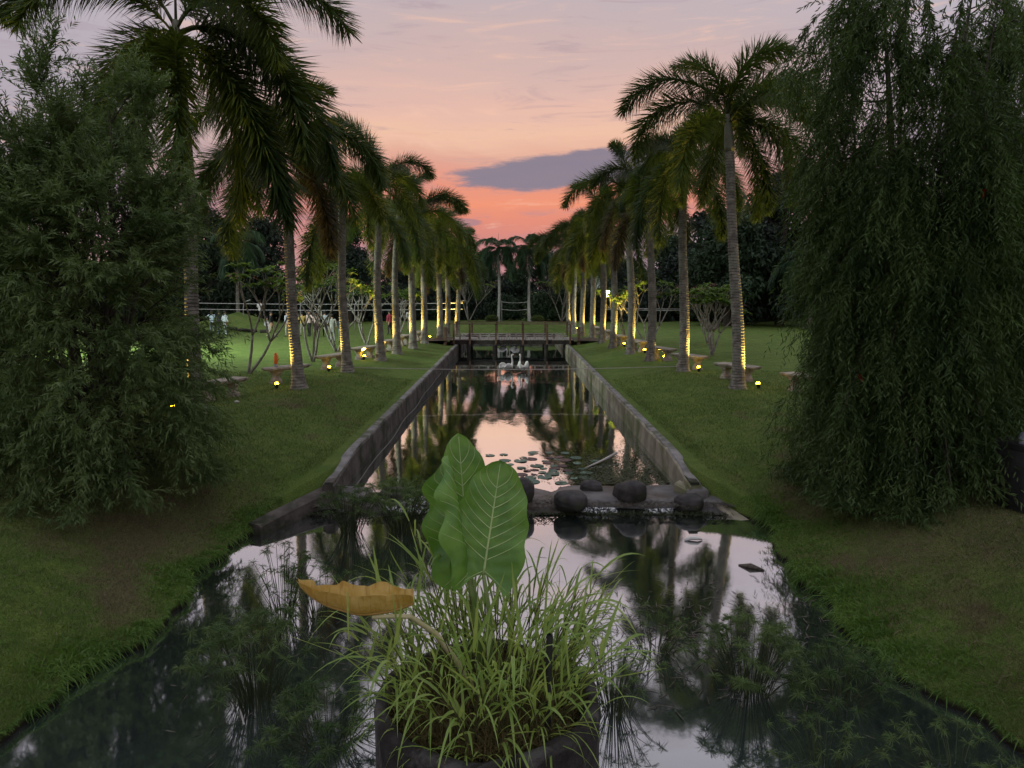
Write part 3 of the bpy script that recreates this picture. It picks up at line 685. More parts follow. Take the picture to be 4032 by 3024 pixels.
BENCH = {'left': [(-8.05, 19.4, 68), (-7.3, 22.9, 62), (-6.83, 27.0, 70), (-6.37, 30.6, 74), (-6.12, 34.6, 78), (-5.85, 38.2, 84), (-5.6, 42.5, 88)],
         'right': [(8.5, 20.3, 112), (7.45, 23.4, 118), (6.75, 26.9, 115), (6.4, 30.3, 110), (6.1, 34.3, 104), (5.9, 38.6, 100), (5.75, 43., 96), (5.6, 47.5, 93)]}
for side, rows in BENCH.items():
    for i, (x, y, a) in enumerate(rows):
        z = ground_z(x, y); b = empty('stone_bench', (x, y, z - .01), R(a), f'{ORD[i]} cast stone bench along the {side} row of palms', 'bench', 'stone benches along the palm rows')
        b.scale = (1.12, 1.1, 1.12); obj('seat', SEAT, b)
        for sx in (-.42, .42): obj('leg', LEG, b, (sx, 0, 0))
# orange vacuum flask on the second left bench
m_or = M_solid('orange_flask', (.60, .13, .01), (.72, .19, .02), 9., .35, .5); m_steel = M_solid('grey_flask', (.28, .32, .36), (.38, .42, .46), 9., .3, .5)
fl = empty('vacuum_flask', (-7.52, 22.52, ground_z(-7.5, 22.5) + .525), 0, 'orange vacuum flask standing on second left bench', 'flask')
mb = MB(); mb.lathe([(.055, .0), (.06, .01), (.06, .10), (.058, .105)], 16); mb.build('base', m_steel, fl, True)
mb = MB(); mb.lathe([(.06, .105), (.062, .12), (.062, .34), (.05, .37), (.04, .38)], 16); mb.build('body', m_or, fl, True)
mb = MB(); mb.lathe([(.042, .38), (.045, .39), (.045, .43), (.02, .455), (.012, .475), (.003, .48)], 16); mb.build('lid', m_or, fl, True)
mb = MB(); mb.tube([(.055, 0, .36), (.10, 0, .35), (.11, 0, .28), (.062, 0, .22)], .010, 6); mb.build('handle', m_or, fl, True)
mb = MB(); mb.tube([(0, 0, .03), (.05, .01, .035), (.11, .0, .03)], [.03, .04, .025], 7); o = mb.build('litter', m_white, None, True); o.location = (-7.35, 18.6, ground_z(-7.35, 18.6)); tag(o, 'small crumpled white paper on grass by nearest left bench', 'litter')

# ------------------------------------------------------------------ frangipani shrubs
def frangipani(x, y, H, seed, label, flower=m_pink, nfl=4, stems=2, spread=.5, leaf=.40, first=None):
    r = random.Random(seed); root = empty('frangipani', (x, y, ground_z(x, y)), 0, label, 'shrub', 'frangipani shrubs behind the benches')
    mb = MB(); tips = []
    def grow(p, d, L, rad, depth):
        n = 5; pts = [p]; dd = d.copy()
        for j in range(n):
            dd = (dd + Vector((r.uniform(-.1, .1), r.uniform(-.1, .1), .06))).normalized(); pts.append(pts[-1] + dd*L/n)
        mb.tube([tuple(q) for q in pts], list(np.linspace(rad, rad*.72, n+1)), 7)
        if depth == 0: tips.append((pts[-1], dd)); return
        k = 2 if r.random() < .6 else 3; a0 = r.uniform(0, 6.28)
        for q in range(k):
            a = a0 + q*6.283/k + r.uniform(-.4, .4); nd = (dd + Vector((math.cos(a), math.sin(a), .15))*r.uniform(.5, .8)).normalized()
            grow(pts[-1], nd, L*r.uniform(.6, .85), rad*.68, depth-1)
    ds = first or [(math.cos(a)*spread, math.sin(a)*spread, 1) for a in [r.uniform(0, 6.28) + k*2.4 for k in range(stems)]]
    for d in ds: grow(Vector((0, 0, -.05)), Vector(d).normalized(), H*.40, .055, 3)
    mb.build('trunk', m_plubark, root, True)
    parts = []
    for p, d in tips:
        n = 13; a = np.arange(n)*2.4 + r.random()*6; e = np.linspace(.1, 1.0, n); base = np.tile(np.array(p), (n, 1)) - np.outer(np.linspace(0, .16, n), np.array(d))
        D = nrm(np.stack([np.cos(a), np.sin(a), e*1.5 - .35], 1)); S = nrm(np.cross(D, np.array([[0, 0, 1.]])))
        parts.append(blades(base, D, S, leaf*np.array([r.uniform(.7, 1.1) for _ in range(n)]), leaf*.30, .25, .58))
    V, T = cat_soup(parts); obj('crown', trimesh('crown', V, T, m_pluleaf), root)
    for p, d in r.sample(tips, min(nfl, len(tips))):
        fb = []; 
        for q in range(14):
            c = np.array(p) + np.array(d)*.16 + np.array([r.gauss(0, .08), r.gauss(0, .08), r.gauss(0, .05)]); a = np.arange(5)*1.2566 + r.random()
            D = nrm(np.stack([np.cos(a), np.sin(a), np.full(5, .45)], 1)); S = nrm(np.cross(D, np.array([[0, 0, 1.]]))); fb.append(blades(np.tile(c, (5, 1)), D, S, .055, .034, .1, .6))
        V, T = cat_soup(fb); obj('flower', trimesh('flower', V, T, flower), root)
frangipani(-9.35, 25.0, 3.6, 3, 'frangipani with forked trunk leaning over the second left bench', first=[(.75, .1, .75), (.12, 0, 1.)], nfl=5)
frangipani(-8.3, 29.5, 3.9, 8, 'frangipani with leaves lit yellow by the uplight of third left palm', first=[(.45, -.25, 1.), (.1, 0, 1.), (-.35, .1, 1.)], nfl=3, leaf=.36)
frangipani(-8.3, 33.6, 3.4, 12, 'frangipani behind the third left bench', stems=3, nfl=3)
frangipani(-7.9, 38.5, 3.2, 15, 'frangipani behind the fourth left bench', stems=3, nfl=2)
frangipani(-7.2, 45., 3.0, 18, 'farthest frangipani on the left lawn', stems=3, nfl=2)
frangipani(9.05, 32.1, 2.9, 21, 'bushy frangipani behind the second right bench', stems=4, spread=.35, nfl=4)
frangipani(7.0, 36.8, 3.3, 26, 'frangipani with pink blossom behind the third right bench', first=[(-.55, 0, .9), (.6, 0, .9), (0, .2, 1)], nfl=6)
frangipani(6.7, 42., 3.0, 29, 'thin frangipani behind the fifth right bench', stems=2, nfl=2)
frangipani(10.9, 39.5, 3.2, 33, 'frangipani standing alone farther out on the right lawn', stems=3, nfl=5)
frangipani(-4.0, 66., 4.3, 36, 'white flowering frangipani left of the twin palms', flower=m_whitefl, stems=5, spread=.6, nfl=12, leaf=.4)
frangipani(4.6, 66., 4.2, 39, 'white flowering frangipani right of the twin palms', flower=m_whitefl, stems=5, spread=.6, nfl=12, leaf=.4)

# ------------------------------------------------------------------ treeline
def tree_mesh(seed, H, Rr, mat):
    r = np.random.default_rng(seed); mb = MB(); n = 36; cl = []
    mb.tube([(0, 0, -.2), (.1*r.normal(), .1*r.normal(), H*.35), (.25*r.normal(), .25*r.normal(), H*.8)], [.28, .2, .06], 8)
    for k in range(n):
        a = k*2.4 + r.uniform(-.4, .4); t = r.uniform(0, 1); zc = H*(.10 + .84*t); rr = Rr*np.interp(t, [0, .35, .7, 1], [.9, 1, .8, .2])*r.uniform(.4, 1.)
        c = np.array([math.cos(a)*rr, math.sin(a)*rr, zc]); cl.append((c, r.uniform(.16, .30)*Rr + .35)); mb.tube([(0, 0, max(.8, zc - .9 - rr*.4)), tuple(c)], [.07, .02], 5, False)
    parts = []
    for c, s in cl:
        m = 330; P = c + nrm(r.normal(size=(m, 3)))*(r.random((m, 1))**.45)*s*np.array([1.25, 1.25, .85]); D = nrm(r.normal(size=(m, 3)) + np.array([0, 0, -.3])); S = nrm(np.cross(D, r.normal(size=(m, 3))))
        parts.append(blades(P, D, S, r.uniform(.22, .42, m), .15, .2, .5))
    V, T = cat_soup(parts); return mb.me('trunk', m_bark), trimesh('crown', V, T, mat)
TM = [tree_mesh(51, 9., 3.2, m_bg[0]), tree_mesh(52, 8., 3.6, m_bg[0]), tree_mesh(53, 7., 3., m_bg[1]), tree_mesh(54, 10., 3., m_bg[0])]
BM = [tree_mesh(61, 3.2, 2.0, m_bg[1]), tree_mesh(62, 2.8, 2.2, m_bg[0])]
TL = []
x = -54.
rt = random.Random(77)
def ordw(k):
    one = ['first', 'second', 'third', 'fourth', 'fifth', 'sixth', 'seventh', 'eighth', 'ninth', 'tenth', 'eleventh', 'twelfth', 'thirteenth', 'fourteenth', 'fifteenth', 'sixteenth', 'seventeenth', 'eighteenth', 'nineteenth']
    if k < 19: return one[k]
    t = (k + 1)//10; u = (k + 1) % 10; return ['', '', 'twentieth', 'thirtieth', 'fortieth', 'fiftieth'][t] if u == 0 else ['', '', 'twenty', 'thirty', 'forty', 'fifty'][t] + ' ' + one[u-1]
while x < 56:
    d = 74 + rt.uniform(-4, 7); edge = abs(x)
    hgt = np.interp(x, [-66, -40, -22, -12, -6, 0, 6, 12, 18, 30, 66], [.85, .85, .92, .98, .86, .74, .70, .95, 1.22, 1.35, 1.4])*rt.uniform(.88, 1.1)
    TL.append((x, d - (6 if edge > 14 else 0), hgt)); x += rt.uniform(2.6, 4.0)
big = [(17.5, 58, 1.25), (22.5, 60, 1.4), (28., 57, 1.35), (-24.5, 58, .98), (-30, 60, 1.05)]
for k, (x, d, s) in enumerate(sorted(TL + big)):
    t = TM[rt.randrange(4)]; root = empty('leafy_tree', (x, d, ground_z(x, d)), rt.uniform(0, 6.28), f'dark leafy tree standing {ordw(k)} from the left in the far treeline', 'tree', 'trees of the far treeline')
    root.scale = (s*1.0, s*1.0, s); obj('trunk', t[0], root); obj('crown', t[1], root)
kk = 0
x = -50.
while x < 52:
    d = 68 + rt.uniform(-2, 3); s = rt.uniform(.85, 1.25)*(1. if abs(x) > 6 else .8); t = BM[rt.randrange(2)]
    root = empty('understorey_shrub', (x, d, ground_z(x, d)), rt.uniform(0, 6.28), f'dense dark shrub standing {ordw(kk)} from the left below the treeline', 'shrub', 'shrubs below the treeline'); kk += 1
    root.scale = (s, s, s); obj('trunk', t[0], root); obj('crown', t[1], root); x += rt.uniform(2.6, 3.8)
# two clipped round bushes at the feet of the twin palms
def topiary(x, y, label):
    root = empty('clipped_bush', (x, y, ground_z(x, y)), 0, label, 'bush', 'clipped bushes by the twin palms')
    m = 2600; u = nrm(rng.normal(size=(m, 3))); P = u*np.array([.55, .5, .30])*(.8 + .2*rng.random((m, 1))) + np.array([0, 0, .42]); D = nrm(u + rng.normal(size=(m, 3))*.6); S = nrm(np.cross(D, rng.normal(size=(m, 3))))
    V, T = blades(P, D, S, .10, .05); obj('crown', trimesh('crown', V, T, M_leaf('clipped_leaf', (.07, .10, .03), (.12, .16, .05), (.1, .14, .03), 3.)), root)
    mb = MB(); mb.tube([(0, 0, -.05), (0.01, 0, .3)], .05, 6); mb.build('trunk', m_bark, root)
topiary(-1.75, 61.5, 'clipped round bush left of the twin palms'); topiary(2.2, 61.5, 'clipped round bush right of the twin palms')

# ------------------------------------------------------------------ nets and goal frame
def net(x0, x1, y, zt, zb, posts, label, arched=True):
    t = empty('sports_net', ((x0+x1)/2, y, ground_z((x0+x1)/2, y)), 0, label, 'net', 'nets on the far lawn'); c = (x0+x1)/2
    n = 24
    for nm, z, r_ in (('top_tape', zt, .022), ('bottom_tape', zb, .022)):
        mb = MB(); mb.tube([(x0 - c + (x1-x0)*i/n, 0, z - .10*math.sin(math.pi*i/n)) for i in range(n+1)], r_, 5); mb.build(nm, m_white, t)
    for px_ in posts:
        mb = MB()
        if arched: mb.tube([(px_ - c, .1, 0), (px_ - c, .1, zb), (px_ - c + .05, .1, zt - .1), (px_ - c + .25, .1, zt + .12), (px_ - c + .55, .1, zt + .22)], .04, 6)
        else: mb.tube([(px_ - c, .05, 0), (px_ - c, .05, zt + .1)], .045, 6)
        mb.build('post', m_steelpost, t, True)
m_steelpost = M_solid('galvanised_post', (.22, .22, .22), (.34, .34, .33), 5., .5, .4)
net(-24., -3.6, 52.5, 1.97, 1.53, [-23.5, -19.8, -15.6, -11.6, -8.2, -4.0], 'long white taped net across the far left lawn')
net(-.95, 1.45, 66., 1.81, 1.13, [-.95, 1.45], 'short white taped net framed by the twin palms', False)
net(7.5, 20.4, 60., 1.42, 1.30, [20.4, 12.], 'thin white taped net across the far right lawn', False)

# ------------------------------------------------------------------ footbridge
def bridge():
    y0, y1 = 42.2, 44.4; t = empty('footbridge', (0, y0, 0), 0, 'timber footbridge with grey plank deck and brown railing over the canal', 'bridge')
    r = random.Random(3); w = y1 - y0; n = 46; x0, x1 = -3.6, 3.6; pw = (x1-x0)/n
    mb = MB(); mb.box(-pw/2 + .008, pw/2 - .008, -.06, w + .06, -.022, .022, .004); pm = mb.me('plank', m_plank)
    for i in range(n): obj('plank', pm, t, (x0 + (i+.5)*pw, r.uniform(-.03, .03), r.uniform(-.006, .006)), (0, 0, r.uniform(-.006, .006)))
    for yy in (.0, w*.5, w):
        mb = MB(); mb.box(x0 - .1, x1 + .1, yy - .06, yy + .06, -.26, -.026); mb.build('beam', m_darkwood, t)
    for yy in (.03, w - .03):
        for xx in (-2.56, -1.03, .61, 2.03):
            mb = MB(); mb.tube([(xx, yy, -1.7), (xx, yy, -.265)], .13, 10); mb.build('pile', m_darkwood, t, True)
        for xx in (-3.45, -2.5, -.95, .66, 2.08, 3.45):
            mb = MB(); yo = yy + (-.15 if yy < 1 else .15); mb.box(xx - .055, xx + .055, yo - .05, yo + .05, -.28, .92, .008); mb.build('post', m_wood, t)
        yo = yy + (-.15 if yy < 1 else .15)
        mb = MB(); mb.box(-3.75, 3.62, yo - .07, yo + .07, .922, .975, .008); mb.build('handrail', m_wood, t)
        mb = MB(); yi = yy + (.14 if yy < 1 else -.14); mb.box(-3.3, 3.3, yi - .06, yi + .06, .21, .265, .006); mb.build('kerb_rail', m_plank, t)
        for k in range(12):
            xx = -3.1 + k*.56; mb = MB(); mb.box(xx - .05, xx + .05, yi - .04, yi + .04, .023, .208); mb.build('kerb_block', m_plank, t)
    mb = MB(); mb.tube([(-2.5, -.2, -.35), (.7, -.22, -.30), (1.3, -.25, -.48), (2.0, -.22, -.36)], .018, 5); mb.build('cable', m_black, t)
    return t
bridge()
for sx, nm in ((-1, 'left'), (1, 'right')):
    a = empty('bridge_post', (sx*3.95, 42.0, ground_z(sx*3.95, 42.)), 0, f'stout reddish timber post at the {nm} end of the footbridge', 'post', 'end posts of the footbridge')
    mb = MB(); mb.box(-.09, .09, -.09, .09, -.2, 1.0, .01); mb.build('shaft', m_wood, a); mb = MB(); mb.box(-.11, .11, -.11, .11, 1.002, 1.05, .01); mb.build('cap', m_wood, a)
    V = []; F = []
    for i in range(9):
        yy = 41.75 + 2.9*i/8
        for j in range(8): V.append((sx*(3.5 + 2.1*j/7), yy, max(ground_z(sx*(3.5 + 2.1*j/7), yy), -.02 - .05*j/7) + .012))
    for i in range(8):
        for j in range(7): F.append((i*8+j, i*8+j+1, i*8+j+9, i*8+j+8))
    tag(obj('path', mesh('path', V, F, M_solid('trodden_earth', (.07, .055, .04), (.13, .105, .08), 6., .95, .1), True)), f'trodden earth ramp at the {nm} end of the footbridge', kind='structure')

# ------------------------------------------------------------------ figures grown from skeletons
def skin_mesh(name, V, E, rad, mats, pick, sub=2, root=0):
    me = bpy.data.meshes.new(name + '_skeleton'); me.from_pydata(V, E, []); o = bpy.data.objects.new('tmp', me); COL.objects.link(o)
    md = o.modifiers.new('skin', 'SKIN'); md.use_smooth_shade = True; sv = me.skin_vertices[0].data
    for i, r_ in enumerate(rad): sv[i].radius = r_ if hasattr(r_, '__len__') else (r_, r_)
    sv[root].use_root = True; ss = o.modifiers.new('sub', 'SUBSURF'); ss.levels = sub; ss.render_levels = sub
    dg = bpy.context.evaluated_depsgraph_get(); out = bpy.data.meshes.new_from_object(o.evaluated_get(dg)); bpy.data.objects.remove(o); out.name = name
    out.materials.clear()
    for m in mats: out.materials.append(m)
    if len(mats) > 1:
        for p in out.polygons: p.material_index = pick(p.center)
    out.polygons.foreach_set('use_smooth', [True]*len(out.polygons)); return out
m_skin = M_solid('skin', (.32, .19, .13), (.40, .25, .18), 9., .6, .3, .1); m_hair = M_solid('dark_hair', (.012, .010, .009), (.03, .025, .022), 20., .6, .3)
CLOTH = {}
def cloth(c):
    if c not in CLOTH: CLOTH[c] = M_solid('cloth', tuple(v*.85 for v in c), tuple(min(.85, v*1.12) for v in c), 14., .85, .2, .3)
    return CLOTH[c]
def person(x, y, face, shirt, legs, label, pose='stand', h=1.58, seed=0, skirt=False):
    k = h/1.7; r = random.Random(seed); s = r.uniform(-.03, .03)
    if pose == 'crouch':
        J = {'pel': (0, .02, .30), 'chest': (0, .10, .62), 'neck': (0, .15, .80), 'head': (0, .18, .93), 'top': (0, .18, 1.02),
             'kl': (-.16, .38, .48), 'kr': (.16, .38, .46), 'al': (-.13, .22, .08), 'ar': (.13, .24, .08), 'tl': (-.13, .38, .04), 'tr': (.13, .40, .04),
             'sl': (-.18, .10, .70), 'sr': (.18, .10, .70), 'el': (-.22, .32, .56), 'er': (.22, .34, .56), 'hl': (-.10, .52, .54), 'hr': (.12, .54, .56)}
        waist = .36
    else:
        st = .16 if pose == 'walk' else .03
        J = {'pel': (0, 0, .92), 'chest': (0, -.01, 1.24), 'neck': (0, 0, 1.44), 'head': (0, .02, 1.57), 'top': (0, .01, 1.67),
             'kl': (-.10, .03 + st, .49), 'kr': (.10, .03 - st*.6, .49), 'al': (-.11, st*1.5 - .02, .08), 'ar': (.11, -st*1.9, .09), 'tl': (-.12, st*1.5 + .14, .03), 'tr': (.12, -st*1.9 + .14, .04),
             'sl': (-.19, 0, 1.39), 'sr': (.19, 0, 1.39), 'el': (-.25, -.04, 1.12), 'er': (.25, -.04, 1.12), 'hl': (-.25, .05, .86), 'hr': (.25, .05, .86)}
        if pose == 'phone': J.update(er=(.24, .05, 1.14), hr=(.12, .27, 1.28), el=(-.24, .05, 1.14), hl=(-.08, .27, 1.28))
        if pose == 'arm': J.update(el=(-.36, .05, 1.22), hl=(-.58, .10, 1.20))
        waist = .93
    names = list(J); V = [tuple(c*k for c in J[n]) for n in names]; ix = {n: i for i, n in enumerate(names)}
    E = [(ix[a], ix[b]) for a, b in (('pel', 'chest'), ('chest', 'neck'), ('neck', 'head'), ('head', 'top'), ('pel', 'kl'), ('kl', 'al'), ('al', 'tl'), ('pel', 'kr'), ('kr', 'ar'), ('ar', 'tr'), ('chest', 'sl'), ('sl', 'el'), ('el', 'hl'), ('chest', 'sr'), ('sr', 'er'), ('er', 'hr'))]
    RD = dict(pel=(.155, .12), chest=(.165, .115), neck=.058, head=(.078, .092), top=(.06, .07), kl=.062, kr=.062, al=.042, ar=.042, tl=.036, tr=.036, sl=.062, sr=.062, el=.045, er=.045, hl=.036, hr=.036)
    rad = [tuple(v*k for v in RD[n]) if hasattr(RD[n], '__len__') else RD[n]*k for n in names]
    hz = J['neck'][2]*k - .01; hands = [Vector(V[ix['hl']]), Vector(V[ix['hr']])]; elb = [Vector(V[ix['el']]), Vector(V[ix['er']])]
    def pick(c):
        for hh, ee in zip(hands, elb):
            if (c - hh).length < (c - ee).length*.8 and (c - hh).length < .2*k: return 2
        if c.z > hz: return 2
        if pose == 'crouch': return 0 if (c.z > waist*k and c.y < .30*k) or c.z > .62*k else (3 if c.z < .09*k else 1)
        if c.z < .085*k: return 3
        return 0 if c.z > waist*k - (.05*k) else 1
    root = empty('person', (x, y, ground_z(x, y)), face, label, 'person', 'people on the far left lawn')
    obj('body', skin_mesh('body', V, E, rad, [cloth(shirt), cloth(legs), m_skin, m_black], pick), root)
    # hair cap
    hd = Vector(V[ix['head']]); b = bmesh.new(); bmesh.ops.create_icosphere(b, subdivisions=3, radius=.108*k)
    bmesh.ops.delete(b, geom=[v for v in b.verts if v.co.z < -.01 and v.co.y > -.045*k], context='VERTS')
    me = bpy.data.meshes.new('hair'); b.to_mesh(me); b.free(); me.materials.append(m_hair); obj('hair', me, root, (hd.x, hd.y - .012, hd.z + .02*k), (0, 0, 0), (.88, 1.02, 1.05))
    if skirt:
        mb = MB(); mb.lathe([(.17*k, .98*k), (.19*k, .85*k), (.25*k, .55*k), (.24*k, .54*k)], 14, sy=.8); mb.build('skirt', cloth(legs), root, True)
    return root
person(-18.9, 46.0, .4, (.03, .03, .035), (.16, .20, .28), 'person in black top and blue jeans, leftmost pair on lawn', 'stand', 1.62, 1)
person(-18.45, 45.8, -.5, (.55, .62, .66), (.50, .55, .58), 'person in pale blue top and pale trousers beside the black top', 'stand', 1.6, 2)
person(-18.9 - .65, 46.4, .2, (.45, .55, .62), (.2, .24, .3), 'person in light blue sleeves behind the black top', 'arm', 1.6, 3)
person(-18.9 + .6, 51.9, .0, (.7, .7, .68), (.02, .02, .02), 'person in white shirt and dark trousers standing on the mound', 'phone', 1.6, 4)
person(-17.3, 49.8, -1.4, (.66, .68, .72), (.62, .60, .56), 'person in white crouching on the lawn', 'crouch', 1.6, 5)
person(-14.95, 44.2, -1.3, (.025, .025, .028), (.30, .27, .20), 'person in black shirt and khaki trousers striding across the lawn', 'walk', 1.62, 6)
person(-14.2, 45.0, 1.2, (.50, .54, .60), (.36, .34, .28), 'person in pale shirt beside the second left palm trunk', 'stand', 1.62, 7)
person(-13.4, 45.5, .5, (.48, .36, .12), (.28, .27, .22), 'person in mustard yellow top right of the second left palm', 'phone', 1.55, 8)
person(-12.85, 45.1, 2.6, (.52, .40, .36), (.03, .03, .03), 'person in pinkish shirt and black trousers in the group', 'arm', 1.66, 9)
person(-12.3, 44.7, 2.9, (.40, .30, .28), (.05, .03, .035), 'person in dusky top and dark skirt in the group', 'stand', 1.55, 10, True)
person(-11.85, 45.1, .3, (.36, .40, .44), (.03, .032, .04), 'person in grey shirt and black trousers in the group', 'phone', 1.62, 11)
person(-10.15, 40.2, .1, (.30, .31, .28), (.24, .25, .23), 'person all in grey seen from behind, nearest of the group', 'stand', 1.6, 12)
person(-9.6, 39.8, -.3, (.03, .035, .035), (.12, .15, .16), 'person in dark top next to the third left palm trunk', 'phone', 1.48, 13)
person(-8.1, 47.2, .9, (.50, .08, .12), (.04, .035, .04), 'person in red top far off behind the fifth left palm', 'stand', 1.6, 14)
person(-7.4, 51.5, .2, (.5, .52, .52), (.2, .22, .25), 'person in pale grey far off near the long net', 'stand', 1.6, 15)
for k, (x, y, sx) in enumerate([(-19.6, 49.6, 1.0), (-18.6, 49.2, .8), (-17.9, 49.0, .6), (-16.9, 48.7, .7)]):
    mb = MB(); mb.tube([(-sx/2, 0, 0), (0, .03, .02), (sx/2, 0, .0)], [.11, .12, .10], 9); o = mb.build('log', m_darkwood, None, True); o.location = (x, y, ground_z(x, y) + .09); o.rotation_euler = (0, 0, .2*k - .3)
    tag(o, ('longest', 'second longest', 'shortest', 'right end')[k] + ' dark log lying at the foot of the mound', 'log', 'dark logs by the mound')

# ------------------------------------------------------------------ swans
def swan(x, y, face, label, wing=.5, look=0.):
    root = empty('swan', (x, y, Z_CANAL), face, label, 'swan', 'white swans on the canal'); root.scale = (.74, .74, .86)
    V = [(0, -.02, .17), (0, .22, .20), (0, -.28, .22), (0, -.48, .32), (0, .38, .30), (0, .45, .48), (0, .40, .66), (0, .36, .80), (0, .40, .89), (0, .50, .89), (0, .57, .86)]
    E = [(0, 1), (0, 2), (2, 3), (1, 4), (4, 5), (5, 6), (6, 7), (7, 8), (8, 9), (9, 10)]
    rad = [(.21, .17), (.19, .16), (.15, .13), (.04, .035), (.09, .09), .058, .047, .046, .055, .05, .024]
    obj('body', skin_mesh('body', V, E, rad, [m_swan], None), root)
    mb = MB(); mb.tube([(0, .565, .862), (0, .62, .845), (0, .66, .835)], [.026, .02, .008], 8); mb.build('beak', M_solid('orange_beak', (.5, .16, .03), (.6, .22, .05), 9.), root, True)
    for s in (-1, 1):
        Vv = []; F = []; nu, nv = 9, 6
        for i in range(nu):
            u = i/(nu-1)
            for j in range(nv):
                v = j/(nv-1); wdt = math.sin(math.pi*min(.98, .15 + .8*u))**.7
                Vv.append((s*(.17 + .07*math.sin(v*2.6) + .03*u), .22 - .70*u, .13 + (.26*wdt + wing*.32*u)*v + .10*u))
        for i in range(nu-1):
            for j in range(nv-1): F.append((i*nv+j, i*nv+j+1, (i+1)*nv+j+1, (i+1)*nv+j))
        o = obj('wing', mesh('wing', Vv, F, m_swan, True), root); md = o.modifiers.new('thick', 'SOLIDIFY'); md.thickness = .04
    for nm, m_ in (('eye', m_black),):
        for s in (-1, 1):
            b = bmesh.new(); bmesh.ops.create_icosphere(b, subdivisions=1, radius=.012); me = bpy.data.meshes.new('eye'); b.to_mesh(me); b.free(); me.materials.append(m_); obj('eye', me, root, (s*.045, .50, .90))
swan(-.20, 32.45, R(-42), 'white swan facing right in front of the footbridge', .25)
swan(.47, 32.35, R(18), 'white swan with lifted wings facing left in front of the footbridge', .8)
swan(-.6, 47.6, R(-60), 'white swan behind the footbridge, left of the far pair', .3)
swan(.1, 47.8, R(60), 'white swan behind the footbridge, right of the far pair', .6)

# ------------------------------------------------------------------ ropes, lamps, bin
m_deadrope = M_solid('weathered_hose', (.16, .15, .13), (.24, .22, .2), 20.)
mb = MB(); mb.tube([(-6.05 + 12.3*i/20, 25.75 + .02*i, .16 - .10*math.sin(math.pi*i/20)) for i in range(21)], .011, 5); tag(mb.build('rope', m_rope), 'thin pale rope stretched across the canal between the palms', 'rope')
mb = MB(); mb.tube([(-WALL_X + .16 + .02*math.sin(i*1.1), 12.7 + (30 - 12.7)*i/24, -.80 + .025*math.sin(i*.8) + .010*i) for i in range(25)], .008, 5); tag(mb.build('hose', m_deadrope), 'pale hose hanging along the left canal wall', 'hose')

lp = empty('lamp_post', (6.55, 50., ground_z(6.55, 50)), 0, 'slim lamp post with bright white globe between right palms', 'lamp')
mb = MB(); mb.tube([(0, 0, -.1), (0, 0, 2.55)], [.05, .035], 8); mb.build('pole', m_black, lp, True)
mb = MB(); mb.lathe([(.08, 2.44), (.23, 2.52), (.29, 2.70), (.23, 2.88), (.07, 2.97)], 16); mb.build('globe', M_emit('white_globe', (.85, .95, 1.), 40.), lp, True)
ld = bpy.data.lights.new('globe_lamp', 'POINT'); ld.energy = 60; ld.color = (.85, .95, 1.); ld.shadow_soft_size = .18; lo = bpy.data.objects.new('lamp', ld); link(lo, lp); lo.location = (0, -.38, 2.72)

# floodlight mast by the playing field, at the left edge of the picture
fx, fy, fz = -21.4, 30., 6.5
fm = empty('floodlight_mast', (fx, fy, ground_z(fx, fy)), 0, 'floodlight mast behind foliage at the left edge of the photo', 'floodlight')
mb = MB(); mb.tube([(0, 0, -.2), (0, 0, fz + .1)], [.09, .06], 10); mb.build('mast', m_steelpost, fm, True)
aim = (Vector((-12., 37., 0)) - Vector((fx, fy, fz))).normalized(); q = aim.to_track_quat('Z', 'Y')
mb = MB(); mb.box(-.28, .28, -.20, .20, -.14, .05, .02); o = mb.build('housing', m_black, fm, loc=(.15, .15, fz)); o.rotation_mode = 'QUATERNION'; o.rotation_quaternion = q
mb = MB(); mb.box(-.25, .25, -.17, .17, .052, .06); o = mb.build('lens', M_emit('flood_lens', (.75, .95, 1.), 30.), fm, loc=(.15, .15, fz)); o.rotation_mode = 'QUATERNION'; o.rotation_quaternion = q
ld = bpy.data.lights.new('floodlight', 'SPOT'); ld.energy = 13000; ld.color = (.86, 1., .88); ld.spot_size = R(140); ld.spot_blend = 1.; ld.shadow_soft_size = .2
lo = bpy.data.objects.new('lamp', ld); link(lo, fm); lo.location = Vector((.15, .15, fz)) + aim*.12; lo.rotation_mode = 'QUATERNION'; lo.rotation_quaternion = aim.to_track_quat('-Z', 'Y')

bn = empty('rubbish_bin', (7.05, 9.5, ground_z(7.05, 9.5)), .2, 'black rubbish bin with grey panel under the dark tree at right edge', 'bin')
mb = MB(); mb.box(-.27, .27, -.27, .27, .0, .86, .04); mb.build('body', m_black, bn, True)
mb = MB(); mb.lathe([(.36, .84), (.40, .85), (.41, .92), (.39, .94), (.36, .93), (.33, .86)], 4); o = mb.build('rim', m_black, bn); o.rotation_euler = (0, 0, R(45))
mb = MB(); mb.box(-.24, -.10, -.282, -.274, .30, .80); mb.build('panel', M_solid('grey_label', (.10, .11, .11), (.16, .17, .17), 9., .5), bn)
mb = MB(); mb.tube([(-.2, -.1, .90), (-.1, -.05, .99), (.05, 0, 1.0), (.2, .1, .92)], [.05, .10, .11, .04], 8); mb.build('bag', M_solid('clear_bag', (.12, .14, .16), (.25, .28, .3), 12., .3), bn, True)

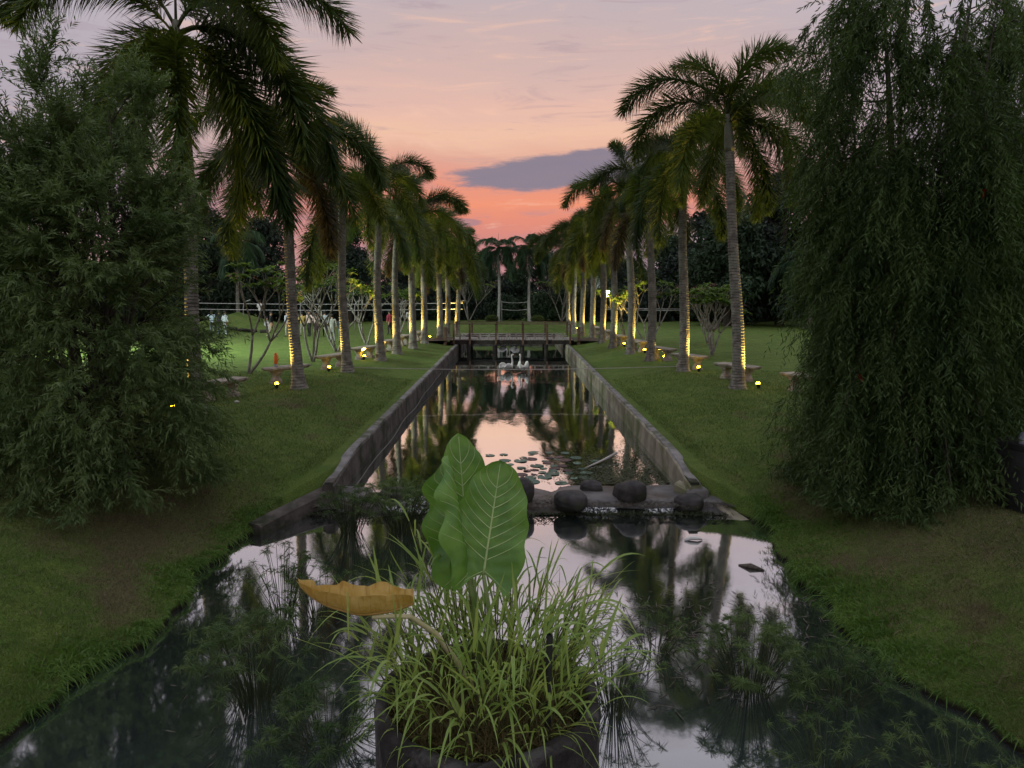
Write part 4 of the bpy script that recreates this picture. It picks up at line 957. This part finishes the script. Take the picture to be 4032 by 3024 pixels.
# ------------------------------------------------------------------ things floating on the water
def lily():
    t = empty('water_lily', (.6, 14.9, Z_CANAL), 0, 'water lily with green and dark round pads floating in the canal', 'water lily'); r = random.Random(4)
    def pad(mat):
        V = [(0, 0, .006)]; F = []; n = 22
        for rr in (.55, 1.0):
            for k in range(n):
                a = .14 + (2*math.pi - .28)*k/(n-1); V.append((rr*math.cos(a), rr*math.sin(a), .006 + (.05*(rr > .9)*max(0, math.sin(a*2.3)))))
        for k in range(n-1): F += [(0, 1+k, 2+k), (1+k, 1+n+k, 2+n+k, 2+k)]
        return mesh('leaf', V, F, mat, True)
    pg, pr = pad(m_padg), pad(m_padr); pts = []
    for _ in range(4000):
        if len(pts) > 46: break
        x, y = r.gauss(.15, .50), r.gauss(-.05, .62)
        if abs(x) > 1.25 or abs(y) > 1.4: continue
        s = r.uniform(.07, .155)
        if all((x-a)**2 + (y-b)**2 > ((s+c)*.92)**2 for a, b, c in pts): pts.append((x, y, s))
    for x, y, s in pts:
        o = obj('leaf', pr if r.random() < .33 else pg, t, (x, y, r.uniform(.0, .012)), (r.uniform(-.05, .05), r.uniform(-.05, .05), r.uniform(0, 6.28)), (s, s, s))
lily()
def floaters(name, label, n, fx, fy, zz, L, W, mat, tilt, cat):
    x, y = fx(n), fy(n); a = rng.random(n)*6.283; D = nrm(np.stack([np.cos(a), np.sin(a), rng.normal(size=n)*tilt], 1)); S = nrm(np.cross(D, np.array([[0, 0, 1.]])) + rng.normal(size=(n, 3))*.15)
    V, T = blades(np.stack([x, y, np.full(n, zz) + rng.random(n)*.015], 1), D, S, rng.uniform(L[0], L[1], n), W, 0., .5)
    tag(obj(name, trimesh(name, V, T, mat)), label, cat, kind='stuff')
m_weed = M_leaf('water_weed', (.045, .060, .025), (.10, .115, .055), (.06, .07, .02), 2., .6, .15); m_deb = M_solid('dead_reed', (.045, .038, .030), (.13, .115, .095), 18., .7, .3)
def weedx(n): return np.clip(2.25 + rng.normal(size=n)*.62, .3, 3.05)
floaters('water_weed', 'mat of pale weed floating on the canal by the right wall', 5200, weedx, lambda n: 13.45 + np.abs(rng.normal(size=n))*1.35, Z_CANAL + .002, (.03, .08), .022, m_weed, .12, 'water weed')
floaters('weir_litter', 'dead reed bits and gravel washed up on the weir', 5200, lambda n: rng.uniform(-4, 4, n), lambda n: 12.02 + np.abs(rng.normal(size=n))*.34, Z_CANAL - .008, (.03, .11), .018, m_deb, .2, 'litter')
floaters('lip_weed', 'green weed fringe trailing along the weir lip', 2600, lambda n: rng.uniform(-4.1, 4.1, n), lambda n: 12.0 + rng.normal(size=n)*.05, Z_POND + .03, (.04, .10), .016, m_weed, .5, 'water weed')
floaters('floating_debris', 'broken reed bits floating in front of the right bank', 520, lambda n: np.clip(1.9 + rng.normal(size=n)*.95, -.2, 3.7), lambda n: 7.7 + rng.normal(size=n)*.75, Z_POND + .004, (.05, .22), .013, m_deb, .06, 'debris')
floaters('left_debris', 'scattered reed bits floating left of the planter', 160, lambda n: -1.9 + rng.normal(size=n)*.8, lambda n: 7.2 + rng.normal(size=n)*1.2, Z_POND + .004, (.04, .14), .010, m_deb, .06, 'debris')
mb = MB(); mb.tube([(1.55, 14.7, -.77), (1.95, 15.1, -.71), (2.35, 15.6, -.65)], [.014, .025, .03], 7); tag(mb.build('stick', m_rope, None, True), 'pale stick poking out of the weed in the canal', 'stick')
mb = MB(); mb.tube([(0, 0, 0), (.10, .02, .03), (.20, 0, .03), (.28, .02, .0)], [.02, .035, .03, .008], 8); o = mb.build('floating_bag', m_swan, None, True); o.location = (2.72, 10.75, Z_POND + .01); tag(o, 'pale scrap floating on the pond by the right reflections', 'litter')
mb = MB(); mb.tube([(0, 0, 0), (.14, -.10, .02), (.30, -.2, .0)], [.012, .045, .012], 7); o = mb.build('floating_husk', m_deb, None, True); o.location = (3.25, 9.75, Z_POND + .005); tag(o, 'long dry husk floating near the right bank', 'litter')
mb = MB(); mb.tube([(-2.72, 6.55, -.98), (-2.5, 6.1, -.9), (-2.38, 5.9, -.97)], .008, 5); tag(mb.build('reed_stalk', m_rope), 'broken pale reed stalk lying beside the left sedge mound', 'stalk')

# ------------------------------------------------------------------ sedges
def sedge_mesh(seed, n, H, spread, ray, nray, droop):
    r = np.random.default_rng(seed); S_ = []; mb = MB()
    rp, rd, rl = [], [], []
    for k in range(n):
        a = r.uniform(0, 6.283); b = r.random()**.7*spread*.35; h = H*r.uniform(.6, 1.); le = r.uniform(.1, 1.)*spread
        p0 = np.array([math.cos(a)*b, math.sin(a)*b, -.15]); pts = []
        for j in range(5):
            t = j/4; pts.append(p0 + np.array([math.cos(a)*le*t**1.4, math.sin(a)*le*t**1.4, (h + .15)*t - droop*h*t**3*le/spread]))
        mb.tube([tuple(q) for q in pts], list(np.linspace(.0055, .0032, 5)), 3, False)
        tp = pts[-1]; m = int(nray*1.35); aa = r.uniform(0, 6.283, m); ee = r.uniform(-.5, 1.1, m)
        rp.append(np.tile(tp, (m, 1))); rd.append(nrm(np.stack([np.cos(aa), np.sin(aa), ee], 1))); rl.append(ray*r.uniform(.6, 1.15, m))
    P = np.concatenate(rp); D = np.concatenate(rd); L = np.concatenate(rl); S = nrm(np.cross(D, r.normal(size=D.shape)))
    a = blades(P, D, S, L, .0058, .4, .6)
    return mb, a
m_sedge = M_leaf('sedge_ray', (.045, .090, .025), (.105, .165, .050), (.10, .16, .03), 2.5, .6, .25); m_sedgestem = M_solid('sedge_stem', (.025, .040, .014), (.055, .075, .028), 8., .6, .3)
def sedge(x, y, z, label, **k):
    mb, (V, T) = sedge_mesh(**k); t = empty('sedge', (x, y, z), 0, label, 'sedge', 'sedge clumps in the pond')
    mb.build('stems', m_sedgestem, t, True)['kind'] = 'stuff'; obj('umbels', trimesh('umbels', V, T, m_sedge), t)['kind'] = 'stuff'
sedge(-2.75, 8.1, Z_POND, 'tall slender papyrus left of the yellow leaf', seed=1, n=46, H=.95, spread=.38, ray=.09, nray=22, droop=.1)
sedge(-2.30, 8.0, Z_POND, 'shorter dark papyrus just behind the yellow leaf tip', seed=14, n=40, H=.62, spread=.42, ray=.09, nray=22, droop=.2)
sedge(-2.45, 6.35, Z_POND, 'bushy sedge mound in the dark water at lower left', seed=2, n=85, H=.92, spread=.52, ray=.11, nray=34, droop=.25)
sedge(-1.62, 5.75, Z_POND, 'low drooping sedge left of the planter foot', seed=3, n=70, H=.50, spread=.55, ray=.10, nray=30, droop=.45)
sedge(-2.62, 11.15, Z_POND, 'reedy sedge in front of the left end of the weir', seed=4, n=75, H=.82, spread=.42, ray=.10, nray=24, droop=.2)
sedge(-1.80, 11.2, Z_POND, 'dense dark sedge in front of the weir behind the grass', seed=5, n=110, H=.95, spread=.62, ray=.12, nray=34, droop=.3)
sedge(-1.05, 11.6, Z_POND, 'small sedge hidden behind the folded green leaf', seed=15, n=50, H=.7, spread=.4, ray=.11, nray=28, droop=.3)
sedge(2.35, 6.55, Z_POND, 'large sedge mound near the right bank', seed=6, n=80, H=.80, spread=.55, ray=.11, nray=34, droop=.35)
sedge(3.15, 6.35, Z_POND, 'sedge growing against the lower right bank', seed=7, n=55, H=.55, spread=.5, ray=.10, nray=30, droop=.4)
sedge(.95, 6.2, Z_POND, 'dark thin sedge right behind the planter', seed=8, n=60, H=.75, spread=.42, ray=.08, nray=16, droop=.25)
sedge(1.55, 7.3, Z_POND, 'sparse sedge among floating reed bits', seed=9, n=34, H=.50, spread=.5, ray=.07, nray=14, droop=.3)
sedge(2.55, 5.35, Z_POND, 'low sedge tuft at the bottom right of the photo', seed=10, n=40, H=.48, spread=.42, ray=.07, nray=16, droop=.4)
sedge(3.6, 5.3, Z_POND, 'short sedge in the bottom right corner', seed=12, n=40, H=.42, spread=.5, ray=.08, nray=24, droop=.5)

# ------------------------------------------------------------------ planter
PX, PY, PZ, PRAD = -.14, 3.58, .835, .60
pl = empty('planter', (PX, PY, -1.6), 0, 'round weathered concrete planter standing in the pond', 'planter')
V = []; F = []; n = 72; rr = random.Random(8)
prof = [(.60, 0), (.605, 1.2), (.60, 1.9), (.598, 2.2), (.602, 2.36), (.598, 2.415), (.585, 2.434), (.545, 2.437), (.528, 2.425), (.522, 2.38), (.52, 2.2)]
for i, (r_, z) in enumerate(prof):
    for k in range(n):
        a = 2*math.pi*k/n; w = .010*math.sin(3*a + 1) + .006*math.sin(11*a + i) + rr.uniform(-.004, .004); zz = z + (.012*math.sin(5*a) + rr.uniform(-.006, .006) if 4 < i < 9 else 0)
        V.append(((r_ + w)*math.cos(a), (r_ + w)*math.sin(a), zz))
for i in range(len(prof)-1):
    for k in range(n): F.append((i*n+k, i*n+(k+1) % n, (i+1)*n+(k+1) % n, (i+1)*n+k))
obj('wall', mesh('wall', V, F, m_pot, True), pl)
V = [(0, 0, 2.36)]; F = []
for q in range(1, 9):
    for k in range(40):
        a = 2*math.pi*k/40; r_ = .53*q/8; V.append((r_*math.cos(a), r_*math.sin(a), 2.36 - .03*(q/8)**2 + rr.uniform(-.02, .02)))
F += [(0, 1+k, 1+(k+1) % 40) for k in range(40)]
for q in range(7):
    for k in range(40): F.append((1+q*40+k, 1+q*40+(k+1) % 40, 1+(q+1)*40+(k+1) % 40, 1+(q+1)*40+k))
obj('soil', mesh('soil', V, F, m_soil, True), pl)
mb = MB(); mb.tube([(.178, 3.293, .72), (.180, 3.296, .95), (.183, 3.30, 1.15), (.186, 3.305, 1.31)], .0165, 10, False); mb.tube([(.178, 3.293, .72), (.180, 3.296, .95), (.183, 3.30, 1.15), (.186, 3.305, 1.312)], .0135, 10, False)
tag(mb.build('water_pipe', m_black, None, True), 'black plastic pipe sticking up in the planter', 'pipe')

# grass in the planter: jointed stems with long arching blades
def ribbon(P, Wd, S):
    """P k x 3 spine, Wd k widths, S side: a blade folded slightly along its midrib"""
    k = len(P); up = np.cross(np.gradient(P, axis=0), S); up = nrm(up); V = np.concatenate([P - S*Wd[:, None]/2 + up*Wd[:, None]*.16, P, P + S*Wd[:, None]/2 + up*Wd[:, None]*.16])
    F = []
    for i in range(k-1): F += [[i, k+i, k+i+1, i+1], [k+i, 2*k+i, 2*k+i+1, k+i+1]]
    return V, np.array(F)
def planter_grass():
    r = np.random.default_rng(23); parts = []; stems = MB()
    def blade(b, d, L, W, droop, k=8):
        t = np.linspace(0, 1, k)[:, None]; g = np.array([0, 0, -1.]); side = np.cross(d, g); side = side/(np.linalg.norm(side)+1e-6); sw = np.cross(d, side)*r.normal()*.12*L
        P = b + d*L*t + g*droop*L*t**2.2 + sw*t**2; tw = side*math.cos(.5*r.normal()) + np.cross(d, side)*math.sin(.5*r.normal()); tw = tw/np.linalg.norm(tw)
        w = W*np.interp(t[:, 0], [0, .12, .35, .7, 1], [.45, .85, 1, .7, .03]); parts.append(ribbon(P, w, tw))
    for c in range(165):
        a = r.uniform(0, 6.283); q = math.sqrt(r.random())*.46; bx, by = q*math.cos(a), q*math.sin(a)
        back = .5 + .5*by/.46; H = r.uniform(.28, .58)*(.75 + .40*back); 
        if r.random() < .16: H *= 1.35
        le = r.uniform(.03, .22) + q*.28; a2 = a + r.normal()*.6; m = 7
        pts = [np.array([PX + bx + math.cos(a2)*le*(j/(m-1))**1.5, PY + by + math.sin(a2)*le*(j/(m-1))**1.5, PZ - .13 + (H + .10)*j/(m-1)]) for j in range(m)]
        stems.tube([tuple(p) for p in pts], list(np.linspace(.0042, .0024, m)), 4, False)
        nl = int(r.integers(4, 8))
        for k in range(nl):
            t = .42 + .58*k/(nl-1); i0 = min(int(t*(m-1)), m-2); b = pts[i0] + (pts[i0+1]-pts[i0])*(t*(m-1)-i0); tg = pts[i0+1]-pts[i0]; tg = tg/np.linalg.norm(tg)
            az = a2 + r.normal()*1.3 + (k % 2)*3.14; d = tg*r.uniform(.7, 1.3) + np.array([math.cos(az), math.sin(az), .1])*r.uniform(.25, .75); d = d/np.linalg.norm(d)
            blade(b, d, r.uniform(.20, .42)*(.8 + .4*t), r.uniform(.009, .020), r.uniform(.05, .85))
    # tussocks at the rim and blades spilling over the front
    for c in range(60):
        a = r.uniform(3.3, 6.1) if r.random() < .6 else r.uniform(0, 6.283); q = r.uniform(.36, .52); b = np.array([PX + q*math.cos(a), PY + q*math.sin(a), PZ - .05]); az = a + r.normal()*.7
        d = np.array([math.cos(az)*.6, math.sin(az)*.6, r.uniform(.5, 1.2)]); d = d/np.linalg.norm(d); blade(b, d, r.uniform(.15, .42), r.uniform(.007, .014), r.uniform(.5, 1.2))
    V, T = cat_soup(parts); t = empty('planter_grass', (0, 0, 0), 0, 'lush bright green grass with arching blades filling the planter', 'grass'); t['kind'] = 'stuff'
    obj('blades', trimesh('blades', V, T, M_leaf('planter_grass_blade', (.23, .37, .085), (.47, .58, .20), (.48, .60, .13), 3.5, .45, .42), True), t)
    stems.build('stems', M_solid('grass_stem', (.07, .085, .03), (.14, .13, .06), 9., .6, .3), t, True)
    # dry thatch low down in the pot
    n = 5200; a = r.uniform(0, 6.283, n); q = np.sqrt(r.random(n))*.51; P = np.stack([PX + q*np.cos(a), PY + q*np.sin(a), np.full(n, PZ - .09) + r.random(n)*.05], 1)
    D = r.normal(size=(n, 3))*.55; D[:, 2] = np.abs(D[:, 2]) + .55; D = nrm(D); S = nrm(np.cross(D, r.normal(size=(n, 3)))); V, T = blades(P, D, S, r.uniform(.05, .24, n), .0050, .4)
    obj('thatch', trimesh('thatch', V, T, M_leaf('dry_thatch', (.060, .055, .018), (.150, .125, .050), (.12, .11, .03), 9., .7, .25)), t)
planter_grass()

# ------------------------------------------------------------------ elephant ear
m_ear = M_leaf('elephant_ear_blade', (.065, .175, .030), (.115, .250, .045), (.18, .36, .04), 5., .38, .40, spec=.45); m_vein = M_solid('pale_vein', (.30, .42, .16), (.40, .52, .22), 9., .5, .4)
m_yel = M_leaf('withered_blade', (.26, .125, .030), (.56, .38, .11), (.42, .28, .07), 11., .55, .30); 
def withered():
    m, t = mat_base('withered_blade'); sp = t.n('ShaderNodeSeparateXYZ'); t.link(t.O, sp.inputs[0])
    n = t.noise(t.O, 9., 5, .65, .6); mp = t.n('ShaderNodeMapping'); t.link(t.O, mp.inputs[0]); mp.inputs['Scale'].default_value = (60, 4, 8); rib = t.noise(mp.outputs[0], 1., 2, .5)
    col = t.mix(t.rng(n, .35, .66), (.52, .33, .06, 1), (.74, .56, .20, 1)); col = t.mix(t.rng(rib, .5, .7, 0, .5), col, (.30, .17, .05, 1))
    col = t.mix(t.m('MULTIPLY', t.rng(t.m('ADD', sp.outputs[2], t.m('MULTIPLY', n, .05)), .695, .655), .8), col, (.26, .12, .03, 1))
    p = principled(t, col, .5, .35, 0, rib, .5, .006); tr = t.n('ShaderNodeBsdfTranslucent'); tr.inputs[0].default_value = (.5, .32, .07, 1); mx = t.n('ShaderNodeMixShader'); mx.inputs[0].default_value = .25
    t.link(p.outputs[0], mx.inputs[1]); t.link(tr.outputs[0], mx.inputs[2]); t.link(mx.outputs[0], t.out.inputs[0]); return m
def ear_mat():
    m, t = mat_base('elephant_ear_blade'); n = t.noise(t.O, 6., 5, .6, .5); n2 = t.noise(t.O, 34., 4, .6)
    col = t.mix(t.rng(n, .32, .68), (.085, .215, .034, 1), (.190, .370, .062, 1)); col = t.mix(t.rng(n2, .62, .74, 0, .55), col, (.26, .30, .07, 1))
    p = principled(t, col, t.rng(n, .3, .7, .28, .5), .5, 0, n2, .35, .006); tr = t.n('ShaderNodeBsdfTranslucent'); tr.inputs[0].default_value = (.18, .36, .04, 1); mx = t.n('ShaderNodeMixShader'); mx.inputs[0].default_value = .35
    t.link(p.outputs[0], mx.inputs[1]); t.link(tr.outputs[0], mx.inputs[2]); t.link(mx.outputs[0], t.out.inputs[0]); return m
m_yel = withered(); m_ear = ear_mat()
m_petiole = M_solid('petiole', (.12, .20, .05), (.20, .28, .09), 7., .45, .4); m_ypet = M_solid('yellow_petiole', (.42, .40, .20), (.55, .52, .30), 7., .45, .4)
def ear_leaf(root, base, tip, normal, Wd, wave, cup, bend, seed, name='leaf', lobe=.16, mat=None, veinmat=None, fold=0.):
    """broad heart shaped blade: u from the petiole to the tip, v across; returns the blade with its veins"""
    r = np.random.default_rng(seed); base = np.array(base); tip = np.array(tip); y = tip - base; L = np.linalg.norm(y); y = y/L; nn = np.array(normal, float); nn = nn - y*(nn @ y); nn = nn/np.linalg.norm(nn); x = np.cross(y, nn)
    us = [0, .06, .15, .30, .5, .68, .82, .92, .97, 1.]; ws = [.60, .80, .95, 1., .97, .86, .68, .44, .24, .0]; ph = r.uniform(0, 6, 4)
    def S(u, v):
        u = np.asarray(u, float); v = np.asarray(v, float); w = Wd*np.interp(u, us, ws)*(1 + .035*np.sin(u*26 + ph[0] + np.sign(v)*1.3)*np.abs(v)**3)
        yy = L*u - lobe*L*np.abs(v)**1.6*(1 - u)**2.2 + .02*L*np.sin(v*3.14)*0
        ang = cup + fold*np.where(v > 0, 1, .25); xx = v*w*np.cos(ang*np.abs(v)); zz = np.abs(v)*w*np.sin(ang*np.abs(v))
        zz = zz + wave*np.abs(v)**2*np.sin(u*19 + ph[1] + np.where(v > 0, 1.6, 0)) + .010*np.cos(u*62 - np.abs(v)*9)*np.abs(v)*(1-np.abs(v)) - bend*L*u**2
        return base + xx[..., None]*x + yy[..., None]*y + zz[..., None]*nn
    nu, nv = 56, 29; U, Vv = np.meshgrid(np.linspace(0, 1, nu), np.linspace(-1, 1, nv), indexing='ij'); P = S(U, Vv).reshape(-1, 3)
    i, j = np.meshgrid(np.arange(nu-1), np.arange(nv-1), indexing='ij'); a = (i*nv + j).ravel(); o = obj(name, trimesh(name, P, np.stack([a, a+1, a+nv+1, a+nv], 1), mat or m_ear, True), root)
    vm = MB(); uu = np.linspace(0, .97, 16); vm.tube([tuple(q) for q in S(uu, uu*0)], list(np.linspace(.0085, .0018, 16)), 6); vm.build('midrib', veinmat or m_vein, o, True)
    sv = MB()
    for sg in (-1, 1):
        for k in range(9):
            u0 = .03 + .09*k; vv = np.linspace(0, .93, 9)*sg; uu = np.clip(u0 + .30*np.abs(vv)**1.15*(1 - .35*u0) - (.30 if k == 0 else 0)*np.abs(vv), 0, .985); sv.tube([tuple(q) for q in S(uu, vv)], list(np.linspace(.0036, .0011, 9)), 4, False)
    sv.build('side_veins', veinmat or m_vein, o, True); return o
ee = empty('elephant_ear', (PX, PY, PZ - .1), 0, 'elephant ear plant with three broad upright green leaves in the planter', 'plant')
E0 = np.array([PX, PY, PZ - .1])
lf = lambda p: np.array(p) - E0
ear_leaf(ee, lf((-.150, 3.56, 1.515)), lf((-.060, 3.80, 2.07)), (.10, -1, .28), .205, .014, .30, .02, 3)
ear_leaf(ee, lf((-.250, 3.84, 1.50)), lf((-.305, 4.00, 2.18)), (.30, -1, .25), .17, .016, .35, .02, 5)
ear_leaf(ee, lf((-.245, 3.60, 1.53)), lf((-.352, 3.78, 2.10)), (-.72, -.72, .2), .185, .030, .50, .01, 8, fold=.75)
for b, m_, e in (((-.150, 3.56, 1.515), (-.12, 3.60, 1.15), (-.13, 3.62, .75)), ((-.250, 3.84, 1.50), (-.20, 3.78, 1.15), (-.16, 3.70, .75)), ((-.245, 3.60, 1.53), (-.19, 3.62, 1.2), (-.16, 3.64, .75))):
    mb = MB(); mb.tube([tuple(lf(b)), tuple(lf(m_)*.55 + lf(b)*.45 + np.array([.01, 0, 0])), tuple(lf(m_)), tuple(lf(e))], [.010, .013, .016, .022], 8); mb.build('petiole', m_petiole, ee, True)
# the withered yellow leaf, folded like a boat, still hanging from the same plant
def yellow():
    K = 70; nv = 9; t = np.linspace(0, 1, K); sx = np.interp(t, [0, .2, .45, .75, .88, .95, 1], [-.50, -.60, -.75, -.94, -1.01, -1.045, -1.06]); sz = np.interp(t, [0, .2, .45, .72, .85, .93, 1], [1.42, 1.390, 1.385, 1.430, 1.470, 1.505, 1.535]); sy = np.interp(t, [0, .5, 1], [3.43, 3.36, 3.38])
    ker = np.hanning(15); ker /= ker.sum(); smo = lambda q: np.convolve(np.pad(q, 7, mode='reflect', reflect_type='odd'), ker, 'valid'); sx, sy, sz = smo(sx), smo(sy), smo(sz)
    hgt = np.interp(t, [0, .08, .2, .5, .75, .88, .95, 1], [.04, .08, .115, .130, .09, .050, .036, .034]); hgt = smo(hgt); V = []; F = []
    for i in range(K):
        for j in range(2*nv - 1):
            v = (j - nv + 1)/(nv - 1); av = abs(v); rip = .009*math.sin(t[i]*21 + (1.5 if v > 0 else 0))*av**2 + .004*math.sin(t[i]*43 + 1)*av
            V.append((sx[i] + .012*math.sin(t[i]*30)*av, sy[i] + math.copysign(av**.8, v)*(hgt[i]*.42 + rip) if v else sy[i], sz[i] + hgt[i]*(av**1.25)*(.92 if v < 0 else 1.04) + rip*.8))
    n = 2*nv - 1
    for i in range(K-1):
        for j in range(n-1): F.append((i*n+j, i*n+j+1, (i+1)*n+j+1, (i+1)*n+j))
    V = [tuple(np.array(p) - E0) for p in V]; o = obj('leaf', mesh('leaf', V, F, m_yel, True), ee); o['label'] = 'withered orange yellow leaf folded like a boat'
    mb = MB(); mb.tube([tuple(np.array((sx[i], sy[i], sz[i] - .003)) - E0) for i in range(0, K, 3)], list(np.linspace(.009, .003, 24)), 6); mb.build('midrib', M_solid('withered_rib', (.35, .22, .05), (.45, .30, .09), 8.), o, True)
    mb = MB(); mb.tube([tuple(lf(p)) for p in ((-.70, 3.365, 1.372), (-.60, 3.39, 1.366), (-.52, 3.43, 1.345), (-.40, 3.50, 1.22), (-.25, 3.58, .95), (-.18, 3.62, .76))], [.009, .012, .013, .015, .017, .02], 8); mb.build('petiole', m_ypet, ee, True)
yellow()
